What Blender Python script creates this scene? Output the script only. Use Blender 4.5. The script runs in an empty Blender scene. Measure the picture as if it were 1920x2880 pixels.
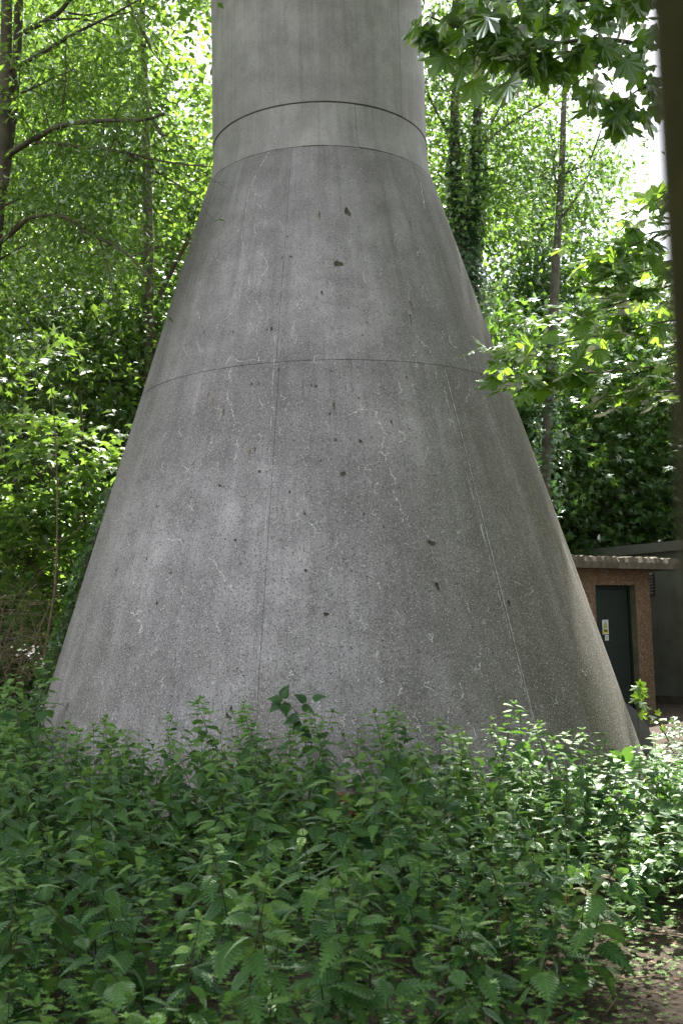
import bpy, bmesh, math, random
import numpy as np
from mathutils import Vector, Matrix

random.seed(7)
RNG = np.random.default_rng(7)
scene = bpy.context.scene
COL = scene.collection
R = math.radians

# ------------------------------------------------------------------ camera, sky, sun, exposure
F, PW, PH, EYE = 3000.0, 1920, 2880, 1.6
PITCH, ROLL = 5.71, -1.45
CAM = Matrix.Rotation(R(90 + PITCH), 3, 'X') @ Matrix.Rotation(R(ROLL), 3, 'Z')
cam = bpy.data.cameras.new('camera')
cam.sensor_fit = 'VERTICAL'
cam.sensor_height = 23.0
cam.lens = 23.0 * F / PH
cam.clip_start, cam.clip_end = 0.02, 2000
cam.dof.use_dof = True
cam.dof.focus_distance = 8.5
cam.dof.aperture_fstop = 5.0
camo = bpy.data.objects.new('camera', cam)
COL.objects.link(camo)
camo.matrix_world = Matrix.Translation((0, 0, EYE)) @ CAM.to_4x4()
scene.camera = camo

SUN_AZ, SUN_EL = 11.0, 57.0
world = bpy.data.worlds.new('World')
scene.world = world
world.use_nodes = True
wn = world.node_tree
sky = wn.nodes.new('ShaderNodeTexSky')
sky.sky_type = 'NISHITA'
sky.sun_disc = False
sky.sun_elevation = R(SUN_EL)
sky.sun_rotation = R(SUN_AZ)
sky.air_density = 1.0
sky.dust_density = 3.0
sky.ozone_density = 1.0
# thin bright cloud veil over the whole sky
wtc = wn.nodes.new('ShaderNodeTexCoord')
wno = wn.nodes.new('ShaderNodeTexNoise')
wno.inputs['Scale'].default_value = 2.2
wno.inputs['Detail'].default_value = 5
wn.links.new(wtc.outputs['Generated'], wno.inputs['Vector'])
wrp = wn.nodes.new('ShaderNodeMapRange')
wrp.inputs[1].default_value, wrp.inputs[2].default_value = 0.3, 0.55
wrp.inputs[3].default_value, wrp.inputs[4].default_value = 0.45, 0.95
wn.links.new(wno.outputs['Fac'], wrp.inputs[0])
wmx = wn.nodes.new('ShaderNodeMix')
wmx.data_type = 'RGBA'
wn.links.new(wrp.outputs[0], wmx.inputs[0])
wn.links.new(sky.outputs[0], wmx.inputs[6])
wmx.inputs[7].default_value = (8.6, 8.8, 9.3, 1)
wn.links.new(wmx.outputs[2], wn.nodes['Background'].inputs[0])
wn.nodes['Background'].inputs[1].default_value = 0.055

sun_d = bpy.data.lights.new('sun', 'SUN')
sun_d.energy = 4.6
sun_d.angle = R(0.53)
sun_d.color = (1.0, 0.95, 0.86)
suno = bpy.data.objects.new('sun', sun_d)
COL.objects.link(suno)
SUND = Vector((math.sin(R(SUN_AZ)) * math.cos(R(SUN_EL)), math.cos(R(SUN_AZ)) * math.cos(R(SUN_EL)), math.sin(R(SUN_EL))))
suno.rotation_euler = SUND.to_track_quat('Z', 'Y').to_euler()
suno.location = (4, 12, 30)

vs = scene.view_settings
vs.view_transform = 'Standard'
vs.look = 'None'
vs.gamma = 1.0
vs.use_curve_mapping = False
vs.exposure = 2.35
scene.cycles.max_bounces = 7
scene.cycles.diffuse_bounces = 4
scene.cycles.transmission_bounces = 5
scene.cycles.use_denoising = True

# ------------------------------------------------------------------ helpers
def ray(px, py):
    return CAM @ Vector(((px - PW / 2) / F, -(py - PH / 2) / F, -1.0))

def at(px, py, depth):
    """world point seen at a source pixel, at the given distance ahead (Y)"""
    v = ray(px, py)
    return Vector((0, 0, EYE)) + v * (depth / v.y)

def obj(name, me, mat=None, parent=None):
    o = bpy.data.objects.new(name, me)
    COL.objects.link(o)
    if mat is not None and me is not None and not me.materials:
        me.materials.append(mat)
    if parent is not None:
        o.parent = parent
    return o

def tag(o, label=None, cat=None, group=None, kind=None):
    if label: o['label'] = label
    if cat: o['category'] = cat
    if group: o['group'] = group
    if kind: o['kind'] = kind
    return o

def empty(name, loc, label, cat, group=None, rz=0.0):
    o = bpy.data.objects.new(name, None)
    COL.objects.link(o)
    o.location = loc
    o.rotation_euler[2] = rz
    return tag(o, label, cat, group)

def pymesh(name, v, f, smooth=False, uv=None):
    me = bpy.data.meshes.new(name)
    me.from_pydata([tuple(a) for a in v], [], f)
    if smooth:
        me.polygons.foreach_set('use_smooth', [True] * len(me.polygons))
    if uv is not None:
        l = me.uv_layers.new(name='UVMap')
        idx = np.zeros(len(me.loops), dtype=np.int32)
        me.loops.foreach_get('vertex_index', idx)
        l.data.foreach_set('uv', np.asarray(uv, dtype=np.float32)[idx].ravel())
    me.update()
    return me

def npmesh(name, V, FA, tint=None, smooth=False, uv=None):
    """V (n,3), FA (m,k) uniform faces"""
    me = bpy.data.meshes.new(name)
    V = np.asarray(V, dtype=np.float32)
    FA = np.asarray(FA, dtype=np.int32)
    m, k = FA.shape
    me.vertices.add(len(V))
    me.vertices.foreach_set('co', V.ravel())
    me.loops.add(m * k)
    me.loops.foreach_set('vertex_index', FA.ravel())
    me.polygons.add(m)
    me.polygons.foreach_set('loop_start', np.arange(0, m * k, k, dtype=np.int32))
    if smooth:
        me.polygons.foreach_set('use_smooth', np.ones(m, dtype=bool))
    if tint is not None:
        a = me.attributes.new('tint', 'FLOAT', 'POINT')
        a.data.foreach_set('value', np.asarray(tint, dtype=np.float32))
    if uv is not None:
        l = me.uv_layers.new(name='UVMap')
        l.data.foreach_set('uv', np.asarray(uv, dtype=np.float32)[FA.ravel()].ravel())
    me.update()
    me.validate()
    return me

class MB:
    """collects shapes into one mesh"""
    def __init__(s):
        s.v, s.f = [], []
    def box(s, x0, x1, y0, y1, z0, z1):
        b = len(s.v)
        s.v += [(x0, y0, z0), (x1, y0, z0), (x1, y1, z0), (x0, y1, z0), (x0, y0, z1), (x1, y0, z1), (x1, y1, z1), (x0, y1, z1)]
        s.f += [tuple(b + i for i in q) for q in ((3, 2, 1, 0), (4, 5, 6, 7), (0, 1, 5, 4), (1, 2, 6, 5), (2, 3, 7, 6), (3, 0, 4, 7))]
        return s
    def tube(s, pts, rad, n=6, cap=True, wob=0.0):
        pts = [Vector(p) for p in pts]
        if not hasattr(rad, '__len__'):
            rad = [rad] * len(pts)
        b = len(s.v)
        up = Vector((0.13, 0.27, 0.95))
        for i, p in enumerate(pts):
            d = (pts[min(i + 1, len(pts) - 1)] - pts[max(i - 1, 0)])
            if d.length < 1e-9: d = Vector((0, 0, 1))
            d.normalize()
            a = d.cross(up)
            if a.length < 0.2: a = d.cross(Vector((1, 0.1, 0)))
            a.normalize()
            c = d.cross(a)
            for k in range(n):
                t = 2 * math.pi * k / n
                r = rad[i] * (1 + random.uniform(-wob, wob))
                q = p + a * (math.cos(t) * r) + c * (math.sin(t) * r)
                s.v.append((q.x, q.y, q.z))
        for i in range(len(pts) - 1):
            for k in range(n):
                k2 = (k + 1) % n
                s.f.append((b + i * n + k, b + i * n + k2, b + (i + 1) * n + k2, b + (i + 1) * n + k))
        if cap:
            s.f.append(tuple(b + k for k in range(n)))
            s.f.append(tuple(b + (len(pts) - 1) * n + k for k in reversed(range(n))))
        return s
    def mesh(s, name, smooth=False):
        return pymesh(name, s.v, s.f, smooth)
    def build(s, name, mat, parent=None, smooth=False):
        return obj(name, s.mesh(name, smooth), mat, parent)

def spline(pts, n=8):
    """smooth polyline through points (Catmull-Rom)"""
    pts = [Vector(p) for p in pts]
    if len(pts) < 3:
        return [pts[0].lerp(pts[-1], i / n) for i in range(n + 1)]
    P = [pts[0] * 2 - pts[1]] + pts + [pts[-1] * 2 - pts[-2]]
    out = []
    for i in range(1, len(P) - 2):
        a, b, c, d = P[i - 1], P[i], P[i + 1], P[i + 2]
        for k in range(n):
            t = k / n
            out.append(0.5 * ((2 * b) + (c - a) * t + (2 * a - 5 * b + 4 * c - d) * t * t + (3 * b - a - 3 * c + d) * t ** 3))
    out.append(pts[-1])
    return out

def bevel_obj(o, w=0.01, seg=2):
    m = o.modifiers.new('bevel', 'BEVEL')
    m.width, m.segments, m.limit_method = w, seg, 'ANGLE'
    return o

# ------------------------------------------------------------------ materials
class N:
    def __init__(s, name):
        s.m = bpy.data.materials.new(name)
        s.m.use_nodes = True
        s.t = s.m.node_tree
        s.t.nodes.clear()
        s.out = s.t.nodes.new('ShaderNodeOutputMaterial')
    def n(s, typ, **kw):
        x = s.t.nodes.new('ShaderNode' + typ)
        for k, v in kw.items():
            if k.startswith('_'): setattr(x, k[1:], v)
        return x
    def l(s, a, b):
        s.t.links.new(a, b)
    def val(s, sock, v):
        if hasattr(v, 'is_linked') or isinstance(v, bpy.types.NodeSocket): s.l(v, sock)
        else: sock.default_value = v
    def noise(s, vec, scale, detail=3, rough=0.55, w=None):
        x = s.n('TexNoise')
        x.inputs['Scale'].default_value = scale
        x.inputs['Detail'].default_value = detail
        x.inputs['Roughness'].default_value = rough
        if vec is not None: s.l(vec, x.inputs['Vector'])
        return x.outputs['Fac']
    def ramp(s, f, a, b, lo=0.0, hi=1.0):
        x = s.n('MapRange')
        s.l(f, x.inputs[0])
        x.inputs[1].default_value, x.inputs[2].default_value = a, b
        x.inputs[3].default_value, x.inputs[4].default_value = lo, hi
        return x.outputs[0]
    def mix(s, f, a, b, mode='MIX'):
        x = s.n('Mix')
        x.data_type = 'RGBA'
        x.blend_type = mode
        for sock, v in ((x.inputs[0], f), (x.inputs[6], a), (x.inputs[7], b)):
            if isinstance(v, bpy.types.NodeSocket): s.l(v, sock)
            elif isinstance(v, (int, float)): sock.default_value = v
            else: sock.default_value = (*v, 1)
        return x.outputs[2]
    def math(s, op, a, b=None):
        x = s.n('Math')
        x.operation = op
        for sock, v in ((x.inputs[0], a), (x.inputs[1], b)):
            if v is None: continue
            if isinstance(v, bpy.types.NodeSocket): s.l(v, sock)
            else: sock.default_value = v
        return x.outputs[0]
    def scalevec(s, vec, sx, sy, sz):
        x = s.n('Mapping')
        s.l(vec, x.inputs[0])
        x.inputs['Scale'].default_value = (sx, sy, sz)
        return x.outputs[0]
    def bump(s, h, strength, dist):
        x = s.n('Bump')
        x.inputs['Strength'].default_value = strength
        x.inputs['Distance'].default_value = dist
        s.l(h, x.inputs['Height'])
        return x.outputs[0]
    def principled(s, col, rough=0.8, bump=None, metal=0.0, spec=0.4):
        x = s.n('BsdfPrincipled')
        s_ = x.inputs['Base Color']
        if isinstance(col, bpy.types.NodeSocket): s.l(col, s_)
        else: s_.default_value = (*col, 1)
        if isinstance(rough, bpy.types.NodeSocket): s.l(rough, x.inputs['Roughness'])
        else: x.inputs['Roughness'].default_value = rough
        x.inputs['Metallic'].default_value = metal
        x.inputs['Specular IOR Level'].default_value = spec
        if bump is not None: s.l(bump, x.inputs['Normal'])
        s.l(x.outputs[0], s.out.inputs[0])
        return s.m

def simple(name, col, rough=0.8, var=0.25, scale=8.0, bump=0.0, bscale=60.0, metal=0.0, spec=0.4, col2=None):
    k = N(name)
    tc = k.n('TexCoord').outputs['Object']
    f = k.noise(tc, scale, 5, 0.6)
    c2 = col2 if col2 else tuple(c * (1 - var) for c in col)
    c = k.mix(k.ramp(f, 0.35, 0.65), col, c2)
    b = k.bump(k.noise(tc, bscale, 3), bump, 0.01) if bump else None
    return k.principled(c, rough, b, metal, spec)

def leaf_mat(name, a, b, trans, tfac=0.5, gloss=0.10, rough=0.38, objrand=False, veins=False):
    """thin leaf: diffuse upper colour a..b, light passing through coloured trans, a waxy sheen"""
    k = N(name)
    if objrand:
        f = k.n('ObjectInfo').outputs['Random']
    else:
        at_ = k.n('Attribute')
        at_.attribute_name = 'tint'
        f = at_.outputs['Fac']
    tc = k.n('TexCoord')
    col = k.mix(f, a, b)
    tcol = k.mix(f, tuple(x * 0.82 for x in trans), tuple(min(1, x * 1.18) for x in trans))
    nrm = None
    if veins:
        sep = k.n('SeparateXYZ')
        k.l(tc.outputs['UV'], sep.inputs[0])
        au = k.math('ABSOLUTE', sep.outputs[0])
        ph = k.math('MULTIPLY', k.math('SUBTRACT', sep.outputs[1], k.math('MULTIPLY', au, 0.75)), 50.0)
        w = k.math('SINE', ph)
        vein = k.ramp(w, 0.72, 1.0)
        mid = k.ramp(au, 0.0, 0.035, 1.0, 0.0)
        vv = k.math('MAXIMUM', vein, mid)
        col = k.mix(k.math('MULTIPLY', vv, 0.30), col, tuple(min(1, x * 1.9 + 0.012) for x in b))
        nz = k.noise(tc.outputs['Object'], 9, 3)
        col = k.mix(k.ramp(nz, 0.4, 0.75, 0.0, 0.35), col, tuple(x * 0.6 for x in a))
        nrm = k.bump(k.math('ADD', k.math('MULTIPLY', w, -0.5), k.math('MULTIPLY', mid, -1.2)), 0.45, 0.004)
    d = k.n('BsdfDiffuse'); k.l(col, d.inputs[0])
    t = k.n('BsdfTranslucent'); k.l(tcol, t.inputs[0])
    g = k.n('BsdfGlossy'); g.inputs['Roughness'].default_value = rough
    g.inputs[0].default_value = (0.95, 1.0, 0.97, 1)
    if nrm is not None:
        for x in (d, t, g): k.l(nrm, x.inputs['Normal'])
    m1 = k.n('MixShader'); m1.inputs[0].default_value = tfac
    k.l(d.outputs[0], m1.inputs[1]); k.l(t.outputs[0], m1.inputs[2])
    fr_ = k.n('Fresnel'); fr_.inputs[0].default_value = 1.42
    m2 = k.n('MixShader'); k.l(k.math('MULTIPLY', fr_.outputs[0], gloss * 9.0), m2.inputs[0])
    k.l(m1.outputs[0], m2.inputs[1]); k.l(g.outputs[0], m2.inputs[2])
    k.l(m2.outputs[0], k.out.inputs[0])
    return k.m

M = {}
M['ash'] = leaf_mat('ash_leaf', (0.042, 0.095, 0.02), (0.095, 0.158, 0.03), (0.22, 0.39, 0.045), 0.48, 0.035, 0.45)
M['maple_far'] = leaf_mat('sycamore_leaf_far', (0.026, 0.07, 0.018), (0.064, 0.125, 0.027), (0.18, 0.34, 0.04), 0.46, 0.055, 0.38)
M['dark_tree'] = leaf_mat('dark_tree_leaf', (0.03, 0.066, 0.017), (0.062, 0.112, 0.024), (0.16, 0.28, 0.032), 0.46, 0.045, 0.42)
M['pale_tree'] = leaf_mat('pale_tree_leaf', (0.05, 0.108, 0.022), (0.108, 0.178, 0.034), (0.27, 0.45, 0.055), 0.5, 0.035, 0.42)
M['maple'] = leaf_mat('sycamore_leaf', (0.032, 0.082, 0.016), (0.062, 0.125, 0.02), (0.30, 0.52, 0.04), 0.52, 0.10, 0.34, objrand=True, veins=False)
M['maple_young'] = leaf_mat('young_sycamore_leaf', (0.08, 0.17, 0.03), (0.12, 0.22, 0.04), (0.36, 0.56, 0.06), 0.55, 0.10, 0.36, objrand=True)
M['nettle'] = leaf_mat('nettle_leaf', (0.016, 0.06, 0.02), (0.08, 0.17, 0.043), (0.16, 0.37, 0.045), 0.33, 0.04, 0.42, objrand=True, veins=True)
M['nettle_top'] = leaf_mat('young_nettle_leaf', (0.066, 0.15, 0.032), (0.115, 0.205, 0.044), (0.23, 0.42, 0.05), 0.36, 0.03, 0.45, objrand=True, veins=True)
M['nettle_mass'] = leaf_mat('nettle_leaf_mass', (0.017, 0.062, 0.021), (0.122, 0.225, 0.05), (0.19, 0.40, 0.05), 0.34, 0.04, 0.42)
M['bramble'] = leaf_mat('bramble_leaf', (0.036, 0.10, 0.022), (0.075, 0.15, 0.034), (0.15, 0.33, 0.035), 0.33, 0.07, 0.36)
M['ivy'] = leaf_mat('ivy_leaf', (0.022, 0.07, 0.02), (0.045, 0.11, 0.03), (0.08, 0.2, 0.03), 0.30, 0.12, 0.34)
M['cleavers'] = leaf_mat('cleavers_leaf', (0.075, 0.165, 0.026), (0.12, 0.22, 0.034), (0.22, 0.42, 0.045), 0.38, 0.03, 0.5)
M['nettle_old'] = leaf_mat('yellowed_nettle_leaf', (0.11, 0.12, 0.025), (0.16, 0.15, 0.03), (0.22, 0.26, 0.04), 0.3, 0.025, 0.45, objrand=True, veins=True)
M['stem'] = simple('nettle_stem', (0.05, 0.045, 0.03), 0.6, 0.4, 30, col2=(0.045, 0.028, 0.034))
M['greenstem'] = simple('green_stem', (0.10, 0.13, 0.035), 0.6, 0.3, 20)
M['bark'] = simple('tree_bark', (0.115, 0.092, 0.065), 0.9, 0.5, 7, 0.8, 45, col2=(0.058, 0.05, 0.034))
M['bark_grey'] = simple('grey_bark', (0.13, 0.115, 0.09), 0.9, 0.5, 9, 0.6, 45, col2=(0.06, 0.058, 0.045))
M['dry_twig'] = simple('dry_twig', (0.24, 0.18, 0.12), 0.8, 0.4, 12, col2=(0.13, 0.10, 0.065))
M['petal'] = simple('bramble_petal', (0.75, 0.68, 0.70), 0.6, 0.1, 30)
M['tassel'] = leaf_mat('nettle_tassel', (0.15, 0.17, 0.04), (0.19, 0.2, 0.05), (0.25, 0.3, 0.06), 0.3, 0.02, 0.5)

def concrete(name, light, dark, speck, algae_shade=True, sp2=None):
    k = N(name)
    tc = k.n('TexCoord')
    ob, uv = tc.outputs['Object'], tc.outputs['UV']
    big = k.noise(ob, 0.55, 4, 0.55)
    med = k.noise(ob, 3.2, 6, 0.65)
    strk = k.noise(k.scalevec(uv, 7.0, 0.32, 1), 1.0, 5, 0.6)
    strk2 = k.noise(k.scalevec(uv, 24.0, 0.9, 1), 1.0, 3, 0.6)
    c = k.mix(k.ramp(big, 0.32, 0.68), light, dark)
    c = k.mix(k.ramp(med, 0.38, 0.66, 0, 0.55), c, tuple(x * 0.62 for x in dark))
    c = k.mix(k.ramp(strk, 0.48, 0.70, 0, 0.42), c, tuple(x * 0.62 for x in dark))
    c = k.mix(k.ramp(strk, 0.25, 0.42, 0.35, 0), c, tuple(min(1, x * 1.2) for x in light))
    c = k.mix(k.ramp(strk2, 0.52, 0.72, 0, 0.3), c, (0.16, 0.14, 0.13))
    # a faint purplish lichen bloom and olive algae with painted-in shade on the flanks
    c = k.mix(k.ramp(k.noise(ob, 1.4, 4), 0.5, 0.7, 0, 0.25), c, (0.30, 0.25, 0.285))
    if algae_shade:
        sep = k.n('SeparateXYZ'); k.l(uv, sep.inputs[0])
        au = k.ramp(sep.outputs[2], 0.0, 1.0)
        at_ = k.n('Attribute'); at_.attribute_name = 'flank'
        flank_tint = k.math('MULTIPLY', at_.outputs['Fac'], k.ramp(k.noise(k.scalevec(uv, 5, 0.5, 1), 1.0, 4), 0.25, 0.6, 0.35, 1.0))
        c = k.mix(flank_tint, c, (0.10, 0.09, 0.062))
        so = k.n('SeparateXYZ'); k.l(ob, so.inputs[0])
        spl = k.math('MULTIPLY', k.ramp(so.outputs[2], 0.4, 1.6, 1.0, 0.0), k.ramp(k.noise(k.scalevec(ob, 1, 1, 0.6), 3.0, 5, 0.65), 0.40, 0.60))
        c = k.mix(k.math('MULTIPLY', spl, 0.8), c, (0.085, 0.085, 0.055))
    # aggregate: pale and dark grains, showing more where the skin has weathered away lower down
    if sp2 is not None:
        sz = k.n('SeparateXYZ'); k.l(ob, sz.inputs[0])
        spk = k.ramp(sz.outputs[2], 2.0, 6.2, sp2, speck)
    else:
        spk = speck
    g1 = k.noise(ob, 100, 2, 0.6)
    g2 = k.noise(ob, 62, 3, 0.7)
    c = k.mix(k.math('MULTIPLY', k.ramp(g1, 0.57, 0.70), spk), c, (0.66, 0.65, 0.64))
    c = k.mix(k.math('MULTIPLY', k.ramp(g2, 0.52, 0.68), spk), c, (0.075, 0.07, 0.066))
    vo = k.n('TexVoronoi'); vo.inputs['Scale'].default_value = 14; k.l(ob, vo.inputs['Vector'])
    pit = k.ramp(vo.outputs['Distance'], 0.03, 0.08, 0.75, 0.0)
    sel = k.ramp(k.noise(ob, 5, 2), 0.52, 0.56)
    c = k.mix(k.math('MULTIPLY', pit, sel), c, (0.05, 0.045, 0.04))
    h = k.math('ADD', k.math('MULTIPLY', g1, 0.6), k.math('MULTIPLY', g2, 0.5))
    return k.principled(c, 0.9, k.bump(h, 0.55, 0.012), 0, 0.25)

M['conc_shaft'] = concrete('concrete_shaft', (0.56, 0.525, 0.545), (0.36, 0.335, 0.345), 0.32)
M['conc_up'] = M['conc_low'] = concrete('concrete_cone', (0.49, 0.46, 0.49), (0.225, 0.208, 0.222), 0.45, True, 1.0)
M['conc_joint'] = simple('joint_mortar', (0.11, 0.105, 0.085), 0.95, 0.4, 12, 0.4, 60)
M['moss_joint'] = simple('mossy_joint', (0.13, 0.12, 0.085), 0.95, 0.5, 20, 0.4, 60)
M['spall'] = simple('broken_concrete', (0.11, 0.095, 0.065), 0.95, 0.5, 14, 0.8, 80, col2=(0.028, 0.025, 0.02))
M['rust'] = simple('rust_stain', (0.20, 0.13, 0.07), 0.95, 0.5, 25)
M['calcite_glint'] = simple('calcite_trail_glint', (0.78, 0.76, 0.75), 0.9, 0.35, 10)
M['slabc'] = simple('roof_concrete', (0.125, 0.10, 0.075), 0.95, 0.45, 6, 0.8, 45, col2=(0.065, 0.054, 0.038))

def pebbledash():
    k = N('pebbledash')
    tc = k.n('TexCoord').outputs['Object']
    vo = k.n('TexVoronoi'); vo.inputs['Scale'].default_value = 55; k.l(tc, vo.inputs['Vector'])
    sep = k.n('SeparateColor'); k.l(vo.outputs['Color'], sep.inputs[0])
    c = k.mix(k.ramp(sep.outputs[0], 0.1, 0.9), (0.16, 0.078, 0.043), (0.225, 0.128, 0.078))
    c = k.mix(k.ramp(sep.outputs[1], 0.82, 0.86), c, (0.32, 0.26, 0.21))
    c = k.mix(k.ramp(vo.outputs['Distance'], 0.25, 0.6, 0, 0.6), c, (0.09, 0.055, 0.035))
    c = k.mix(k.ramp(k.noise(tc, 2.0, 4), 0.45, 0.7, 0, 0.5), c, (0.12, 0.10, 0.05))
    return k.principled(c, 0.9, k.bump(k.math('SUBTRACT', 1.0, vo.outputs['Distance']), 0.8, 0.012))
M['pebble'] = pebbledash()
M['door'] = simple('door_paint', (0.004, 0.0135, 0.0095), 0.7, 0.4, 5, 0.1, 20)
M['reveal'] = simple('door_reveal', (0.21, 0.20, 0.135), 0.9, 0.35, 6, 0.4, 40)
M['clad'] = simple('cladding_paint', (0.16, 0.162, 0.138), 0.5, 0.3, 3, 0.05, 20, spec=0.45)
M['flash'] = simple('flashing_paint', (0.17, 0.17, 0.15), 0.45, 0.2, 4)
M['louvre'] = simple('louvre_paint', (0.16, 0.16, 0.15), 0.45, 0.2, 8)
M['dark'] = simple('dark_void', (0.012, 0.012, 0.011), 0.9, 0.2, 8)
M['signw'] = simple('sign_white', (0.62, 0.63, 0.65), 0.4, 0.08, 30)
M['signy'] = simple('sign_yellow', (0.62, 0.55, 0.03), 0.4, 0.08, 30)
M['signk'] = simple('sign_black', (0.02, 0.02, 0.02), 0.5, 0.1, 30)
M['disc'] = simple('grey_disc', (0.14, 0.145, 0.16), 0.55, 0.35, 5, 0.15, 40)
M['fence'] = simple('mossy_fence_wood', (0.045, 0.038, 0.018), 0.9, 0.5, 9, 0.5, 40, col2=(0.045, 0.05, 0.018))
M['galv'] = simple('galvanised_rail', (0.42, 0.42, 0.43), 0.4, 0.3, 10, metal=0.6)
M['post'] = simple('dark_post', (0.032, 0.031, 0.011), 1.0, 0.4, 30, 0.2, 80, spec=0.05)
M['brick'] = simple('old_brick', (0.26, 0.10, 0.065), 0.9, 0.4, 25, 0.6, 80, col2=(0.16, 0.075, 0.055))
M['mortar'] = simple('crumbling_mortar', (0.40, 0.38, 0.36), 0.95, 0.4, 22, 0.9, 70)
M['rod'] = simple('rusty_rod', (0.13, 0.06, 0.03), 0.8, 0.4, 40)

def soil():
    k = N('woodland_soil')
    tc = k.n('TexCoord').outputs['Object']
    c = k.mix(k.ramp(k.noise(tc, 1.3, 6, 0.6), 0.35, 0.65), (0.050, 0.040, 0.030), (0.085, 0.066, 0.052))
    c = k.mix(k.ramp(k.noise(tc, 40, 3, 0.7), 0.52, 0.68, 0, 0.7), c, (0.12, 0.095, 0.08))
    c = k.mix(k.ramp(k.noise(tc, 26, 3, 0.7), 0.55, 0.7, 0, 0.8), c, (0.02, 0.016, 0.013))
    h = k.math('ADD', k.noise(tc, 45, 4, 0.7), k.noise(tc, 9, 4))
    return k.principled(c, 0.95, k.bump(h, 0.9, 0.03), 0, 0.2)
M['soil'] = soil()
M['litter'] = None

# ------------------------------------------------------------------ ground
gx = np.concatenate([np.linspace(-300, -12, 10), np.linspace(-10, 10, 60), np.linspace(12, 300, 10)])
gy = np.concatenate([np.linspace(-120, -6, 8), np.linspace(-4, 24, 84), np.linspace(27, 400, 12)])
GX, GY = np.meshgrid(gx, gy)
def ground_z(x, y):
    near = np.exp(-((x / 14.0) ** 2 + ((y - 8) / 16.0) ** 2))
    return near * (0.022 * np.sin(x * 2.3 + 1) * np.sin(y * 1.9) + 0.012 * np.sin(x * 6.1) * np.cos(y * 5.3 + 2))
GZ = ground_z(GX, GY)
nx, ny = len(gx), len(gy)
idx = np.arange(nx * ny).reshape(ny, nx)
FA = np.stack([idx[:-1, :-1].ravel(), idx[:-1, 1:].ravel(), idx[1:, 1:].ravel(), idx[1:, :-1].ravel()], 1)
g = obj('ground', npmesh('ground', np.stack([GX.ravel(), GY.ravel(), GZ.ravel()], 1), FA, smooth=True), M['soil'])
tag(g, 'dark woodland soil with leaf litter under the trees and nettles', 'ground', kind='structure')

# ------------------------------------------------------------------ the flared concrete tower
TX, TY = -0.137, 11.4
PROF = [(-0.3, 3.285), (0.0, 3.19), (1.0, 2.885), (2.0, 2.577), (3.0, 2.268), (4.0, 1.957), (5.0, 1.648), (5.6, 1.462), (6.0, 1.338), (6.25, 1.258), (6.42, 1.207), (6.6, 1.184), (6.8, 1.176), (7.2, 1.175), (30.0, 1.16)]
PZ = [p[0] for p in PROF]; PR = [p[1] for p in PROF]
def prof(z):
    return float(np.interp(z, PZ, PR))
def hit(px, py):
    """where the sight line of a source pixel meets the tower's skin -> theta, z"""
    v = ray(px, py); v = v / v.y
    o = Vector((0, 0, EYE))
    def fn(t):
        p = o + v * t
        return math.hypot(p.x - TX, p.y - TY) - prof(p.z)
    t = 5.0
    while fn(t) > 0:
        t += 0.03
        if t > 12: return None
    lo, hi = t - 0.03, t
    for _ in range(20):
        m_ = (lo + hi) / 2
        if fn(m_) > 0: lo = m_
        else: hi = m_
    p = o + v * hi
    return math.atan2(p.x - TX, -(p.y - TY)), p.z
def skin(th, z, off=0.0):
    """point on the tower's skin in the tower's own coordinates, theta 0 faces the camera"""
    r = prof(z) + off
    return (r * math.sin(th), -r * math.cos(th), z)

TOWER = empty('concrete_tower', (TX, TY, 0), 'tall weathered grey concrete shaft on a wide flared conical base', 'tower')
Z1 = hit(925, 286)[1]      # joint under the shaft
Z2 = hit(915, 409)[1]      # joint under the collar
Z3 = hit(900, 1012)[1]     # joint across the cone
def core():
    zs = [-0.3, 0.5, 1.5, 2.5, 3.5, 4.5, 5.5, 6.1, 6.3, 6.45, 6.6, 6.9, 9, 14, 22]
    n = 96
    v, f = [], []
    for z in zs:
        for k in range(n):
            v.append(skin(2 * math.pi * k / n, z, -0.03))
    for i in range(len(zs) - 1):
        for k in range(n):
            k2 = (k + 1) % n
            f.append((i * n + k, i * n + k2, (i + 1) * n + k2, (i + 1) * n + k))
    f.append(tuple((len(zs) - 1) * n + k for k in range(n)))
    return obj('core', pymesh('core', v, f, True), M['moss_joint'], TOWER)
core()

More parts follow.
